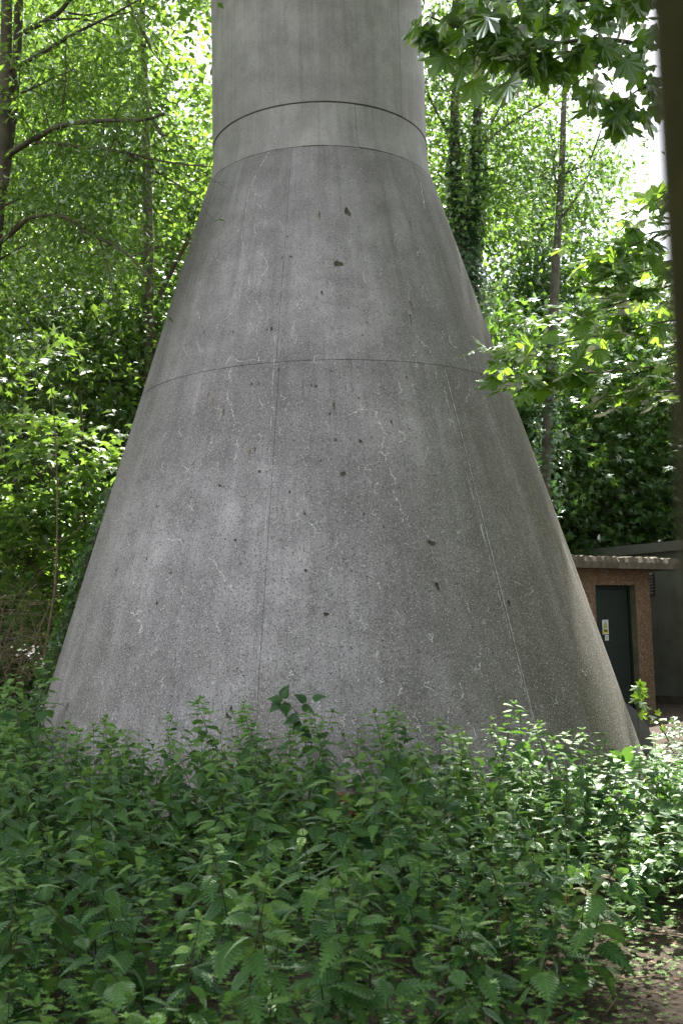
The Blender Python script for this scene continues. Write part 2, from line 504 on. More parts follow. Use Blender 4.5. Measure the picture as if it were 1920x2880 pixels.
def panel(th0, th1, z0, z1, mat, gap=0.003, zg0=0.003, zg1=0.003, lip=0.0, off=0.0):
    z0 += zg0; z1 -= zg1
    n = max(6, int(abs(th1 - th0) / R(3.0)))
    m = max(3, int((z1 - z0) / 0.16))
    if z1 - z0 > 6: m = 26
    v, f, uv, fl = [], [], [], []
    rm = prof((z0 + z1) / 2)
    def edge(i, k): return i in (0, m) or k in (0, n)
    for i in range(m + 1):
        z = z0 + (z1 - z0) * i / m
        g = gap / max(prof(z), 0.5)
        for k in range(n + 1):
            th = th0 + g + (th1 - th0 - 2 * g) * k / n
            v.append(skin(th, z, off))
            uv.append((th * rm + z0 * 3.1, z))
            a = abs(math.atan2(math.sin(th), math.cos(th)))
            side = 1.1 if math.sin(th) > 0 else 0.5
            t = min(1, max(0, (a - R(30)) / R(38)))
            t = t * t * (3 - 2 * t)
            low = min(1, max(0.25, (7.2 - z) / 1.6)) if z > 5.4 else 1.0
            if math.sin(th) > 0:      # right side: shade from the trees put into the colour, with algae
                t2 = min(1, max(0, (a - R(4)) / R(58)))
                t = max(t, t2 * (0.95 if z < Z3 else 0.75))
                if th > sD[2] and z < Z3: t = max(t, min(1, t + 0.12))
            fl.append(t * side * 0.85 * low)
    for i in range(m):
        for k in range(n):
            a = i * (n + 1) + k
            f.append((a, a + 1, a + n + 2, a + n + 1))
    # turned-in edges give each panel its thickness
    ring = [k for k in range(n + 1)] + [i * (n + 1) + n for i in range(1, m + 1)] + [m * (n + 1) + k for k in range(n - 1, -1, -1)] + [i * (n + 1) for i in range(m - 1, 0, -1)]
    b = len(v)
    L = len(ring)
    for dpt in (0.0, 0.034):
        for r_ in ring:
            x, y, z = v[r_]
            s = (math.hypot(x, y) - dpt) / math.hypot(x, y)
            v.append((x * s, y * s, z)); uv.append(uv[r_]); fl.append(fl[r_])
    for i in range(L):
        j = (i + 1) % L
        f.append((b + j, b + i, b + L + i, b + L + j))
    me = pymesh('concrete_panel', v, f, False, uv)
    me.polygons.foreach_set('use_smooth', [True] * (m * n) + [False] * L)
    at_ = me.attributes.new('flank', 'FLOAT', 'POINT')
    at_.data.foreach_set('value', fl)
    return obj('concrete_panel', me, mat, TOWER)

def seams(first, step, extra=()):
    """seam angles right round the tower, from the seams the photo shows plus the same spacing behind"""
    s = sorted(first)
    out = list(s)
    while out[-1] + step < s[0] + 2 * math.pi - step * 0.5:
        out.append(out[-1] + step)
    return out + [s[0] + 2 * math.pi]
def tier(angles, z0, z1, mat, **kw):
    for i, (a, b) in enumerate(zip(angles[:-1], angles[1:])):
        panel(a, b, z0, z1, mat, **{**kw, 'off': kw.get('off', 0) - (0.0, 0.002, 0.001, 0.0015)[i % 4]})
sA = hit(1124, 200)[0]
sB = [hit(668, 375)[0], hit(1001, 350)[0]]
sC = hit(788, 860)[0]
sD = [hit(232, 1900)[0], hit(748, 1600)[0], hit(1380, 1560)[0]]
print('seams', [math.degrees(x) for x in [sA, *sB, sC, *sD]], Z1, Z2, Z3)
tier(seams([sA - R(110), sA], R(62)), Z1, 8.9, M['conc_shaft'], zg0=0.007, off=0.006)
tier(seams([sA - R(110), sA], R(62)), 8.9, 22.0, M['conc_shaft'], off=0.006)
tier(seams(sB, sB[1] - sB[0]), Z2, Z1, M['conc_shaft'], zg1=0.007, gap=0.0022)
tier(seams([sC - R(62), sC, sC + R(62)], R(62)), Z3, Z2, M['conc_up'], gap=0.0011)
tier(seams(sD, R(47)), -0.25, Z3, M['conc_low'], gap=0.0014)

# mossy bead in the joint under the shaft
def ringtube(z, r, rad, name, mat):
    v, f = [], []
    n, m = 110, 6
    for k in range(n):
        t = 2 * math.pi * k / n
        rr = rad * random.uniform(0.75, 1.2)
        for j in range(m):
            a = 2 * math.pi * j / m
            q = r + math.cos(a) * rr
            v.append((q * math.sin(t), -q * math.cos(t), z + math.sin(a) * rr))
    for k in range(n):
        for j in range(m):
            f.append((k * m + j, ((k + 1) % n) * m + j, ((k + 1) % n) * m + (j + 1) % m, k * m + (j + 1) % m))
    return obj(name, pymesh(name, v, f, True), mat, TOWER)
ringtube(Z1 + 0.002, prof(Z1) - 0.004, 0.0085, 'moss_bead', M['moss_joint'])
ringtube(Z2, prof(Z2) - 0.008, 0.009, 'joint_bead', M['conc_joint'])
ringtube(Z3, prof(Z3) - 0.010, 0.008, 'joint_bead', M['conc_joint'])

# broken-out pits in the concrete: an irregular dished patch with a chipped rim
SP = [(797, 486, 9, 17), (776, 605, 13, 11), (739, 672, 4, 7), (624, 755, 5, 6), (613, 757, 3, 3), (766, 930, 4, 7), (757, 950, 4, 3), (770, 1010, 5, 4), (827, 1013, 7, 5), (787, 1088, 7, 8),
      (725, 887, 4, 6), (715, 885, 3, 5), (898, 968, 3, 7), (578, 882, 4, 4), (594, 880, 3, 5), (505, 1115, 5, 4), (515, 1118, 3, 3), (596, 1082, 4, 4), (991, 1247, 12, 8), (1003, 1345, 7, 10),
      (702, 1310, 5, 4), (748, 1410, 6, 6), (807, 1312, 3, 3), (1167, 1385, 6, 7), (361, 1385, 4, 7), (268, 1310, 3, 7), (338, 1283, 3, 4), (392, 1316, 5, 4), (522, 1642, 4, 8), (531, 1626, 4, 6),
      (528, 1648, 5, 5), (545, 1535, 3, 3), (933, 867, 3, 6), (733, 485, 2, 3), (940, 725, 3, 4), (945, 700, 2, 3), (475, 520, 3, 6), (665, 1130, 3, 4), (736, 1057, 3, 4), (832, 770, 4, 3),
      (648, 592, 2, 5), (361, 1163, 3, 5), (440, 1142, 3, 3), (541, 1240, 4, 4), (560, 1552, 3, 3), (299, 1490, 3, 5), (1060, 1036, 3, 2), (1048, 1340, 3, 4), (960, 1325, 3, 3), (760, 852, 3, 3),
      (470, 762, 3, 4), (536, 762, 3, 4), (823, 914, 3, 4), (835, 1180, 3, 4), (700, 1180, 3, 4), (640, 850, 3, 5), (668, 589, 5, 2), (330, 1160, 2, 5), (300, 1180, 2, 5), (1130, 1500, 4, 4), (1345, 1560, 3, 6), (880, 1210, 3, 5), (938, 985, 3, 3)]
random.seed(31)
for _ in range(55):
    y = random.uniform(430, 1620)
    w = (y - 430) / 1200
    SP.append((random.uniform(470 - 260 * w, 960 + 260 * w), y, random.uniform(0.8, 2.0), random.uniform(1.0, 2.8)))
for (dx, dy, rx, ry) in SP:
    h = hit(dx * 1.2245, dy * 1.2245)
    if h is None: continue
    th, z = h
    d = 8.6
    a_, b_ = rx * 1.05 / F * d, ry * 1.05 / F * d * 1.08
    n = 17 if rx > 4 else 9
    ph_ = [random.uniform(0, 6.28) for _ in range(3)]
    rj = [0.85 + 0.22 * math.sin(2 * 6.28 * k / n + ph_[0]) + 0.2 * math.sin(3 * 6.28 * k / n + ph_[1]) + random.uniform(-0.1, 0.1) for k in range(n)]
    v = [skin(th, z, 0.0032)]
    for ring_, off in ((0.72, 0.0030), (1.0, 0.0045)):
        for k in range(n):
            t = 2 * math.pi * k / n
            q = rj[k] * ring_
            v.append(skin(th + math.cos(t) * a_ * q / prof(z), z + math.sin(t) * b_ * q, off))
    f = [(0, 1 + k, 1 + (k + 1) % n) for k in range(n)] + [(1 + k, 1 + n + k, 1 + n + (k + 1) % n, 1 + (k + 1) % n) for k in range(n)]
    s = obj('spalled_patch', pymesh('spalled_patch', v, f), M['spall'], TOWER)
    if rx > 8: s['label'] = 'dark hole where the concrete skin has broken away'

# rust weeps below a few pits
def ribbon(me_v, me_f, pts, w):
    b = len(me_v)
    for i, (th, z) in enumerate(pts):
        j = min(i + 1, len(pts) - 1); k = max(i - 1, 0)
        r = prof(z)
        dx, dz = (pts[j][0] - pts[k][0]) * r, pts[j][1] - pts[k][1]
        l = math.hypot(dx, dz) or 1
        ww = w[i] if hasattr(w, '__len__') else w
        ox, oz = -dz / l * ww, dx / l * ww
        me_v.append(skin(th + ox / r, z + oz, 0.003)); me_v.append(skin(th - ox / r, z - oz, 0.003))
    for i in range(len(pts) - 1):
        me_f.append((b + 2 * i, b + 2 * i + 1, b + 2 * i + 3, b + 2 * i + 2))
v, f = [], []
for (dx, dy, l) in [(939, 505, 34), (480, 902, 18), (491, 914, 24), (767, 925, 28), (574, 1030, 22), (941, 690, 40), (586, 1026, 14), (733, 488, 26), (445, 1060, 12), (940, 725, 30), (515, 940, 16)]:
    h = hit(dx * 1.2245, dy * 1.2245)
    if h: ribbon(v, f, [(h[0] + random.uniform(-.002, .002), h[1] - l * 1.2245 * 8.6 / F * t) for t in np.linspace(0, 1, 7)], [random.uniform(0.4, 1.0) * q for q in (0.006, 0.009, 0.008, 0.007, 0.005, 0.003, 0.001)])
tag(obj('rust_stain', pymesh('rust_stain', v, f), M['rust'], TOWER), kind='stuff')

# pale mineral trails, plus light painted along the right seam's edge
TR = [[(632, 305), (628, 335), (605, 370), (590, 400), (572, 440), (566, 500), (556, 540), (560, 600), (552, 640), (550, 690), (540, 712), (512, 738), (500, 745), (498, 760)],
      [(600, 75), (612, 85), (600, 105), (592, 130)], [(585, 575), (605, 590), (612, 615), (600, 640)], [(520, 835), (530, 822), (555, 830), (575, 825), (595, 830), (590, 812)],
      [(868, 970), (878, 985), (884, 1010), (876, 1035), (890, 1060), (896, 1085), (905, 1100), (902, 1130), (908, 1150)], [(800, 953), (822, 945), (840, 938)], [(860, 945), (868, 960)],
      [(915, 880), (920, 892), (916, 906)], [(912, 985), (924, 995), (930, 1005), (918, 1018)], [(385, 1230), (395, 1240), (412, 1235), (418, 1246)], [(1055, 1570), (1062, 1590), (1056, 1612)],
      [(965, 1212), (972, 1226), (980, 1236)], [(1060, 815), (1075, 840), (1082, 858)], [(955, 770), (965, 785), (980, 795), (988, 812)], [(912, 1150), (922, 1170), (930, 1200)],
      [(935, 1185), (938, 1205)], [(300, 1405), (312, 1412), (330, 1400)], [(315, 1420), (322, 1440), (318, 1455)], [(480, 1280), (500, 1300), (520, 1335)], [(1075, 1660), (1090, 1690), (1085, 1710)],
      [(700, 1610), (720, 1605), (735, 1615), (728, 1630)], [(545, 1010), (540, 1060)], [(520, 900), (530, 930), (540, 960), (535, 990)], [(965, 420), (970, 450), (975, 480)], [(690, 1045), (700, 1075)],
      [(865, 1335), (875, 1355)], [(1170, 1330), (1200, 1340)], [(1330, 1530), (1345, 1550), (1335, 1535)], [(610, 440), (600, 452), (585, 445)], [(590, 470), (600, 480)], [(640, 500), (650, 530)], [(1040, 795), (1050, 800)]]
random.seed(12)
for _ in range(170):
    y = random.uniform(500, 1680)
    w = (y - 430) / 1200
    x = random.uniform(480 - 290 * w, 980 + 330 * w)
    dx = random.uniform(-6, 6)
    TR.append([(x, y), (x + dx, y + random.uniform(6, 14)), (x + dx + random.uniform(-8, 8), y + random.uniform(15, 30))])
for (ax_, ay_), (bx_, by_), n_ in [((1010, 870), (1220, 1660), 34), ((632, 720), (585, 1660), 16)]:   # pale dashes along the two front seams, the right one a painted lit edge
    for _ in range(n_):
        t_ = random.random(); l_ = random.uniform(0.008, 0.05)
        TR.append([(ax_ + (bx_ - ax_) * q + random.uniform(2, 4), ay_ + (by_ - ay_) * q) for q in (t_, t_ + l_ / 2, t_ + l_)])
v, f = [], []
for k, tr in enumerate(TR):
    hs = [hit(a * 1.2245, b * 1.2245) for a, b in tr]
    if any(h is None for h in hs): continue
    sp = spline([Vector((h[0], h[1], 0)) for h in hs], 6)
    big = k < 32
    seam_ = k >= 202
    pts, jx, jz = [], 0.0, 0.0
    sp = [sp[i].lerp(sp[i + 1], t) for i in range(len(sp) - 1) for t in (0, 0.5)] + [sp[-1]]
    for p in sp:
        jx = 0.75 * jx + random.gauss(0, 0.0003 if seam_ else 0.0032); jz = 0.75 * jz + random.gauss(0, 0.005)
        pts.append((p.x + jx, p.y + jz))
    w0 = random.uniform(0.0024, 0.0042) if big else random.uniform(0.0012, 0.0026)
    ribbon(v, f, pts, [w0 * random.choice((0.05, 0.1, 0.5, 0.8, 1.0, 1.5)) for _ in pts])
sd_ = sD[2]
ribbon(v, f, [(sd_ + 0.0042 + random.gauss(0, 0.0006), z_) for z_ in np.linspace(Z3 - 0.05, 0.3, 160)], [random.uniform(0.0006, 0.0034) for _ in range(160)])  # continuous pale line painted as light caught on the seam's arris
tag(obj('mineral_trail_glint', pymesh('mineral_trail_glint', v, f), M['calcite_glint'], TOWER), kind='stuff')

# crumbling masonry stub at the tower's foot
stub = empty('masonry_stub', at(995, 2318, 7.95), 'crumbling stub of pale concrete and red brick at the foot of the tower', 'masonry')
stub.location.z = 0
def lump(name, rx, ry, z0, z1, mat, parent, jit=0.18, n=9, m=6, cx=0, cy=0):
    v, f = [], []
    for i in range(m + 1):
        t = i / m
        z = z0 + (z1 - z0) * t
        s = 1 - 0.35 * t ** 3
        for k in range(n):
            a = 2 * math.pi * k / n
            q = s * random.uniform(1 - jit, 1 + jit)
            v.append((cx + rx * q * math.cos(a), cy + ry * q * math.sin(a), z + random.uniform(-0.008, 0.008)))
    for i in range(m):
        for k in range(n):
            f.append((i * n + k, i * n + (k + 1) % n, (i + 1) * n + (k + 1) % n, (i + 1) * n + k))
    f.append(tuple(m * n + k for k in range(n)))
    f.append(tuple(reversed(range(n))))
    return obj(name, pymesh(name, v, f), mat, parent)
lump('concrete_cap', 0.085, 0.09, 0.40, 0.58, M['mortar'], stub, n=14, m=7)
lump('concrete_core', 0.075, 0.08, -0.05, 0.405, M['mortar'], stub, 0.12, n=12, m=6)
for i, (x, z, w) in enumerate([(-0.02, 0.27, 0.11), (0.03, 0.19, 0.1), (-0.015, 0.11, 0.12), (0.02, 0.03, 0.12)]):
    b = MB().box(x - w, x + w * 0.8, -0.10, 0.02, z, z + 0.066).build('brick', M['brick'], stub)
    b.rotation_euler = (random.uniform(-.04, .04), random.uniform(-.05, .05), random.uniform(-.1, .1))
    bevel_obj(b, 0.008)
MB().tube([(-0.08, -0.09, 0.40), (0, -0.105, 0.408), (0.12, -0.08, 0.395)], 0.008, 7).build('reinforcing_bar', M['rod'], stub)

# ------------------------------------------------------------------ hut with pebbledash walls
YAW = R(42)
U = Vector((math.cos(YAW), math.sin(YAW), 0))
NRM = Vector((math.sin(YAW), -math.cos(YAW), 0))
HD = at(1720, 1740, 16.4); HD.z = 0
def on_wall(px, py, base=HD, n=NRM, u=U):
    v = ray(px, py)
    t = (base - Vector((0, 0, EYE))).dot(n) / v.dot(n)
    p = Vector((0, 0, EYE)) + v * t
    return (p - base).dot(u), p.z
HUT = empty('utility_hut', HD, 'small red-brown pebbledash hut with a rough concrete slab roof', 'hut', rz=YAW)
# local axes: x along the front wall, -y out of the front wall
dl, ztop = on_wall(1671, 1645)
dr, _ = on_wall(1785, 1649)
wr, _ = on_wall(1823, 1608)
_, zs0 = on_wall(1700, 1601)
_, zs1 = on_wall(1700, 1568)
sr, _ = on_wall(1874, 1592)
wl = dl - 0.62
print('hut', dl, dr, wr, sr, ztop, zs0, zs1)
DP = 0.10
MB().box(wl, dl, 0, 1.9, -0.1, zs0).build('wall', M['pebble'], HUT)
MB().box(dr, wr, 0, 1.9, -0.1, zs0).build('wall', M['pebble'], HUT)
MB().box(dl, dr, 0, 0.3, ztop, zs0).build('lintel_wall', M['pebble'], HUT)
MB().box(dl, dr, 1.6, 1.9, -0.1, zs0).build('rear_wall', M['pebble'], HUT)
MB().box(dr - 0.006, dr + 0.001, -0.003, 0.24, 0, ztop).build('door_reveal', M['reveal'], HUT)
MB().box(dl - 0.001, dl + 0.006, -0.003, 0.24, 0, ztop).build('door_reveal', M['reveal'], HUT)
fr = MB()
fr.box(dl + 0.008, dl + 0.06, DP, DP + 0.07, 0, ztop - 0.002); fr.box(dr - 0.06, dr - 0.008, DP, DP + 0.07, 0, ztop - 0.002); fr.box(dl + 0.06, dr - 0.06, DP, DP + 0.07, ztop - 0.06, ztop - 0.002)
fr.build('door_frame', M['door'], HUT)
door = MB().box(dl + 0.063, dr - 0.063, DP + 0.02, DP + 0.065, 0.02, ztop - 0.063).build('door', M['door'], HUT)
hd = MB().tube([(dl + 0.13, DP + 0.02, 1.02), (dl + 0.13, DP - 0.035, 1.02), (dl + 0.23, DP - 0.035, 1.02)], 0.009, 8).build('handle', M['galv'], door)
# slab roof with a ragged top edge
v, f = [], []
x0, x1, y0, y1 = wl - 0.30, sr, -0.22, 2.1
n = 46
random.seed(5)
tops = [zs1 + random.gauss(0, 0.008) + 0.008 * math.sin(i * 0.55) * (i < 26) for i in range(n + 1)]
for i in range(n + 1):
    x = x0 + (x1 - x0) * i / n
    j = random.gauss(0, 0.006)
    v += [(x, y0 + j, zs0 + 0.002), (x, y0 + j * 1.5, zs0 + (tops[i] - zs0) * 0.55), (x, y0 + 0.012 + abs(random.gauss(0, 0.015)), tops[i]), (x, y0 + 0.12, tops[i] + random.gauss(0, 0.006)), (x, y1, zs1 + 0.01), (x, y1, zs0 + 0.002)]
for i in range(n):
    for k in range(6):
        a = i * 6 + k; b = i * 6 + (k + 1) % 6
        f.append((a, a + 6, b + 6, b))
f.append((5, 4, 3, 2, 1, 0)); f.append(tuple(n * 6 + k for k in range(6)))
obj('roof_slab', pymesh('roof_slab', v, f), M['slabc'], HUT)
# warning sign on the door
SIGN = empty('warning_sign', HD, 'small white and yellow electrical danger sign fixed to the dark hut door', 'sign', rz=YAW)
s0, sz1 = on_wall(1709, 1743); s1, sz0 = on_wall(1731, 1783)
sy = DP + 0.02 - 0.004
sx0, sx1 = s0 + 0.01, s1 - 0.02
sw = (sx1 - sx0)
MB().box(sx0, sx1, sy, sy + 0.003, sz0, sz1).build('sign_plate', M['signw'], SIGN)
def flat(name, pts, mat, y, parent):
    return obj(name, pymesh(name, [(a, y, b) for a, b in pts], [tuple(range(len(pts)))]), mat, parent)
cx = (sx0 + sx1) / 2
th_ = sw * 0.72
zt = sz1 - 0.02; zb = zt - th_ * 0.866
flat('triangle_border', [(cx - th_ / 2, zb), (cx + th_ / 2, zb), (cx, zt)], M['signk'], sy - 0.001, SIGN)
q = 0.76
zc = zb + th_ * 0.289
flat('triangle', [(cx - th_ / 2 * q, zc - th_ * 0.289 * q), (cx + th_ / 2 * q, zc - th_ * 0.289 * q), (cx, zc + th_ * 0.577 * q)], M['signy'], sy - 0.002, SIGN)
u_ = th_ * 0.11
flat('lightning_bolt', [(cx + u_ * 0.4, zc + u_ * 2.2), (cx - u_ * 0.7, zc + u_ * 0.1), (cx - u_ * 0.05, zc + u_ * 0.1), (cx - u_ * 0.4, zc - u_ * 1.9), (cx + u_ * 0.8, zc + u_ * 0.6), (cx + u_ * 0.1, zc + u_ * 0.6)], M['signk'], sy - 0.003, SIGN)
MB().box(sx0 + sw * 0.1, sx1 - sw * 0.1, sy - 0.002, sy - 0.0005, sz0 + 0.015, zb - 0.025).build('yellow_panel', M['signy'], SIGN)
def text(body, size, x, z, mat, parent, y):
    cu = bpy.data.curves.new('lettering', 'FONT')
    cu.body, cu.size, cu.align_x = body, size, 'CENTER'
    t_ = bpy.data.objects.new('lettering_curve', cu)
    o = bpy.data.objects.new('lettering', bpy.data.meshes.new_from_object(t_))
    bpy.data.objects.remove(t_)
    COL.objects.link(o)
    o.data.materials.clear(); o.data.materials.append(mat)
    o.rotation_euler = (R(90), 0, 0)
    o.location = (x, y, z)
    o.parent = parent
    return o
text('Danger', sw * 0.235, cx, (sz0 + zb) / 2 + 0.012, M['signk'], SIGN, sy - 0.004)
for i in range(6):   # a second, unreadable line of print
    MB().box(cx - sw * 0.28 + i * sw * 0.1, cx - sw * 0.28 + i * sw * 0.1 + sw * 0.065, sy - 0.0035, sy - 0.0015, sz0 + 0.035, sz0 + 0.035 + sw * (0.14 if i % 3 else 0.19)).build('print_mark', M['signk'], SIGN)
NOTE = empty('notice_plate', HD, 'little square white notice just below the danger sign on the door', 'notice', rz=YAW)
n0, nz1 = on_wall(1716, 1786); n1, nz0 = on_wall(1730, 1801)
MB().box(n0 + 0.02, n1 - 0.01, sy, sy + 0.003, nz0, nz1).build('notice_board', M['signw'], NOTE)
for i in range(3):
    MB().box(n0 + 0.045, n1 - 0.035 - 0.02 * (i == 2), sy - 0.002, sy - 0.0005, nz1 - 0.03 - i * 0.02, nz1 - 0.022 - i * 0.02).build('print_mark', M['conc_joint'], NOTE)

# ------------------------------------------------------------------ metal-clad building behind the hut
BA = at(1598, 1740, 20.9); BB = at(1960, 1740, 18.1)
BA.z = BB.z = 0
bu = (BB - BA).normalized(); bl = (BB - BA).length
BYAW = math.atan2(bu.y, bu.x)
bn = Vector((bu.y, -bu.x, 0))
BLD = empty('clad_building', BA, 'dark olive-grey metal-clad building with a flat parapet behind the hut', 'building', rz=BYAW)
_, bz = on_wall(1760, 1535, BA, bn, bu)
print('building', bz, bl, math.degrees(BYAW))
X0, X1 = -4.0, bl + 2.5
px = X0
pw_ = 1.05
while px < X1 - 0.02:   # cladding panels with open joints
    e = min(px + pw_, X1)
    p = MB().box(px + 0.004, e - 0.004, 0.0, 0.05, 0.12, bz - 0.16).build('cladding_panel', M['clad'], BLD)
    px = e
MB().box(X0, X1, 0.05, 7.0, -0.1, bz - 0.17).build('wall', M['dark'], BLD)
MB().box(X0 - 0.05, X1 + 0.05, -0.06, 0.14, bz - 0.17, bz).build('parapet_flashing', M['flash'], BLD)
MB().box(X0, X1, 0.14, 7.0, bz - 0.168, bz - 0.09).build('roof', M['clad'], BLD)
MB().box(X0, X1, -0.02, 0.0, -0.1, 0.11).build('plinth', M['slabc'], BLD)
# louvred vent, seen beside the hut's corner
v0, vz1 = on_wall(1822, 1611, BA, bn, bu); v1, vz0 = on_wall(1841, 1671, BA, bn, bu)
v0 -= 0.5
vent = MB().box(v0, v1, -0.012, -0.002, vz0, vz1).build('vent', M['dark'], BLD)
k = 7
for i in range(k):
    z = vz0 + (vz1 - vz0) * (i + 0.5) / k
    hgt = (vz1 - vz0) / k * 0.42
    s = pymesh('slat', [(v0, -0.014, z + hgt), (v1, -0.014, z + hgt), (v1, -0.05, z - hgt * 0.7), (v0, -0.05, z - hgt * 0.7), (v0, -0.02, z + hgt * 0.6), (v1, -0.02, z + hgt * 0.6), (v1, -0.05, z - hgt), (v0, -0.05, z - hgt)],
               [(0, 3, 2, 1), (4, 5, 6, 7), (0, 1, 5, 4), (2, 3, 7, 6), (1, 2, 6, 5), (3, 0, 4, 7)])
    obj('slat', s, M['louvre'], vent)

# half-sunk grey disc behind the tower's foot
dc = at(1700, 2110, 12.3)
DISC = empty('round_slab', (dc.x, dc.y, 0), 'dark grey round slab standing half sunk behind the tower foot', 'slab', rz=R(14))
v, f = [], []
n = 64
rad = 143 / F * 12.3
for (r_, y) in ((rad - 0.012, -0.035), (rad, -0.024), (rad, 0.024), (rad - 0.012, 0.035)):
    for k in range(n):
        a = 2 * math.pi * k / n
        v.append((r_ * math.cos(a), y, dc.z + r_ * math.sin(a)))
for i in range(3):
    for k in range(n):
        f.append((i * n + k, i * n + (k + 1) % n, (i + 1) * n + (k + 1) % n, (i + 1) * n + k))
f.append(tuple(range(n))); f.append(tuple(3 * n + k for k in reversed(range(n))))
obj('disc', pymesh('disc', v, f, False), M['disc'], DISC)
v, f = [], []
for (r_, y) in ((rad + 0.004, -0.03), (rad + 0.004, 0.03)):
    for k in range(n):
        a = 2 * math.pi * k / n
        v.append((r_ * math.cos(a), y, dc.z + r_ * math.sin(a)))
for k in range(n): f.append((k, (k + 1) % n, n + (k + 1) % n, n + k))
obj('rim', pymesh('rim', v, f, True), M['flash'], DISC)

# ------------------------------------------------------------------ fence at the left
FEN = empty('paling_fence', at(90, 1900, 15.2), 'mossy old wooden paling fence in the dark undergrowth left of the tower', 'fence')
FEN.location.z = 0
fo = FEN.location
random.seed(9)
for i, pxx in enumerate([-150, -105, -62, -20, 24, 66, 112, 160, 205, 250, 295, 340]):
    c = at(pxx, 1740, 15.2)
    x = c.x - fo.x
    h = 1.78 + random.uniform(-0.12, 0.12)
    w = random.uniform(0.036, 0.05)
    pts = [(x - w, 0.05), (x + w, 0.05), (x + w, h), (x + w * 0.6, h + 0.04), (x, h + 0.055), (x - w * 0.6, h + 0.04), (x - w, h)]
    m = len(pts)
    v = [(a, -0.011, b) for a, b in pts] + [(a, 0.011, b) for a, b in pts]
    f = [tuple(range(m)), tuple(reversed(range(m, 2 * m)))] + [((k + 1) % m, k, m + k, m + (k + 1) % m) for k in range(m)]
    o = obj('paling', pymesh('paling', v, f), M['fence'], FEN)
    o.rotation_euler[1] = random.uniform(-0.02, 0.02)
for z in (0.45, 1.42):
    MB().box(-1.4, 1.6, 0.014, 0.06, z, z + 0.09).build('fence_rail', M['fence'], FEN)
for x in (-1.2, 0.35, 1.5):
    MB().box(x - 0.05, x + 0.05, 0.062, 0.16, -0.1, 1.6).build('post', M['fence'], FEN)
ra, rb = at(-60, 1797, 13.6), at(230, 1797, 13.9)
rail = empty('metal_rail', (ra.x, ra.y, 0), 'thin galvanised tube rail crossing in front of the paling fence', 'rail')
d = rb - ra
MB().tube([(0, 0, ra.z), (d.x, d.y, rb.z)], 0.013, 10).build('tube', M['galv'], rail, True)
for t in (0.02, 0.95):
    MB().tube([(d.x * t, d.y * t, -0.1), (d.x * t, d.y * t, ra.z + (rb.z - ra.z) * t - 0.012)], 0.016, 10).build('upright', M['galv'], rail, True)

# leaning dark post right beside the camera
b0, b1 = at(1914, 1150, 0.26), at(1852, 100, 0.26)
u = (b1 - b0)
lo = b0 + u * ((0 - b0.z) / u.z); hi = b0 + u * ((2.5 - b0.z) / u.z)
PO = empty('leaning_post', (lo.x + 0.05, lo.y, 0), 'out-of-focus dark leaning post at the very edge beside the camera', 'post')
off = Vector((0.05, 0, 0))
base = Vector(PO.location)
MB().tube([lo + off - base - Vector((0, 0, 0.1)), lo.lerp(hi, 0.4) + off - base, lo.lerp(hi, 0.7) + off - base, hi + off - base], [0.052, 0.05, 0.05, 0.048], 16).build('timber', M['post'], PO, True)

# ------------------------------------------------------------------ leaf shapes
def nettle_leaf(name, mat, seg=8, width=0.30, droop=0.22, fold=0.16):
    """ovate, saw-toothed, folded on the midrib; length 1 along +y"""
    v, f, uv = [], [], []
    def w(t): return width * (math.sin(math.pi * min(1, t ** 0.62 * 0.98 + 0.02)) ** 0.9) * (1.12 - 0.25 * t) + 0.004
    def zc(t): return -droop * t * t + 0.05 * t
    def zz(t, a): return zc(t) + fold * abs(a) - 0.5 * a * a
    mids = []
    for i in range(seg + 1):
        t = i / seg
        mids.append(len(v)); v.append((0, t, zc(t))); uv.append((0, t))
    for sd in (-1, 1):
        val = []
        for i in range(seg + 1):
            t = i / seg
            a = w(t) * 0.88 * sd
            val.append(len(v)); v.append((a, t - 0.02, zz(t, a))); uv.append((a, t))
        for i in range(seg):
            t = (i + 0.82) / seg
            a = w((i + 0.4) / seg) * 1.06 * sd
            tp = len(v); v.append((a, t, zz(t, a) - 0.008)); uv.append((a, t))
            if sd > 0:
                f += [(mids[i], val[i], tp, mids[i + 1]), (mids[i + 1], tp, val[i + 1])]
            else:
                f += [(mids[i], mids[i + 1], tp, val[i]), (mids[i + 1], val[i + 1], tp)]
    me = pymesh(name, v, f, True, uv)
    me.materials.append(mat)
    return me

SYC = [(0, 1.0), (7, .84), (13, .80), (18, .64), (26, .47), (33, .62), (40, .70), (45, .68), (51, .90), (58, .74), (66, .66), (74, .52), (84, .44), (96, .52), (108, .58), (118, .46), (140, .36), (165, .22)]
def sycamore_leaf(name, mat, cup=0.18, tw=0.0, petiole=0.55):
    pts = [(math.sin(R(a)) * r, math.cos(R(a)) * r, a * 1.0) for a, r in SYC]
    out = pts + [(-x, y, a) for x, y, a in reversed(pts[1:])]
    v = [(0, 0, 0)]
    for x, y, a in out:
        r = math.hypot(x, y)
        v.append((x, y + 0.0, -cup * r * r + 0.10 * math.cos(R(a * 7.0)) * r + tw * x * y + random.uniform(-.02, .02)))
    n = len(out)
    f = [(0, 1 + (k + 1) % n, 1 + k) for k in range(n)]
    b = len(v)
    v += [(-0.012, 0, 0.0), (0.012, 0, 0.0), (0.012, -petiole, 0.12), (-0.012, -petiole, 0.12)]
    f.append((b, b + 1, b + 2, b + 3))
    v = [(x, y + petiole, z) for x, y, z in v]
    me = pymesh(name, v, f, False)
    me.materials.append(mat)
    return me

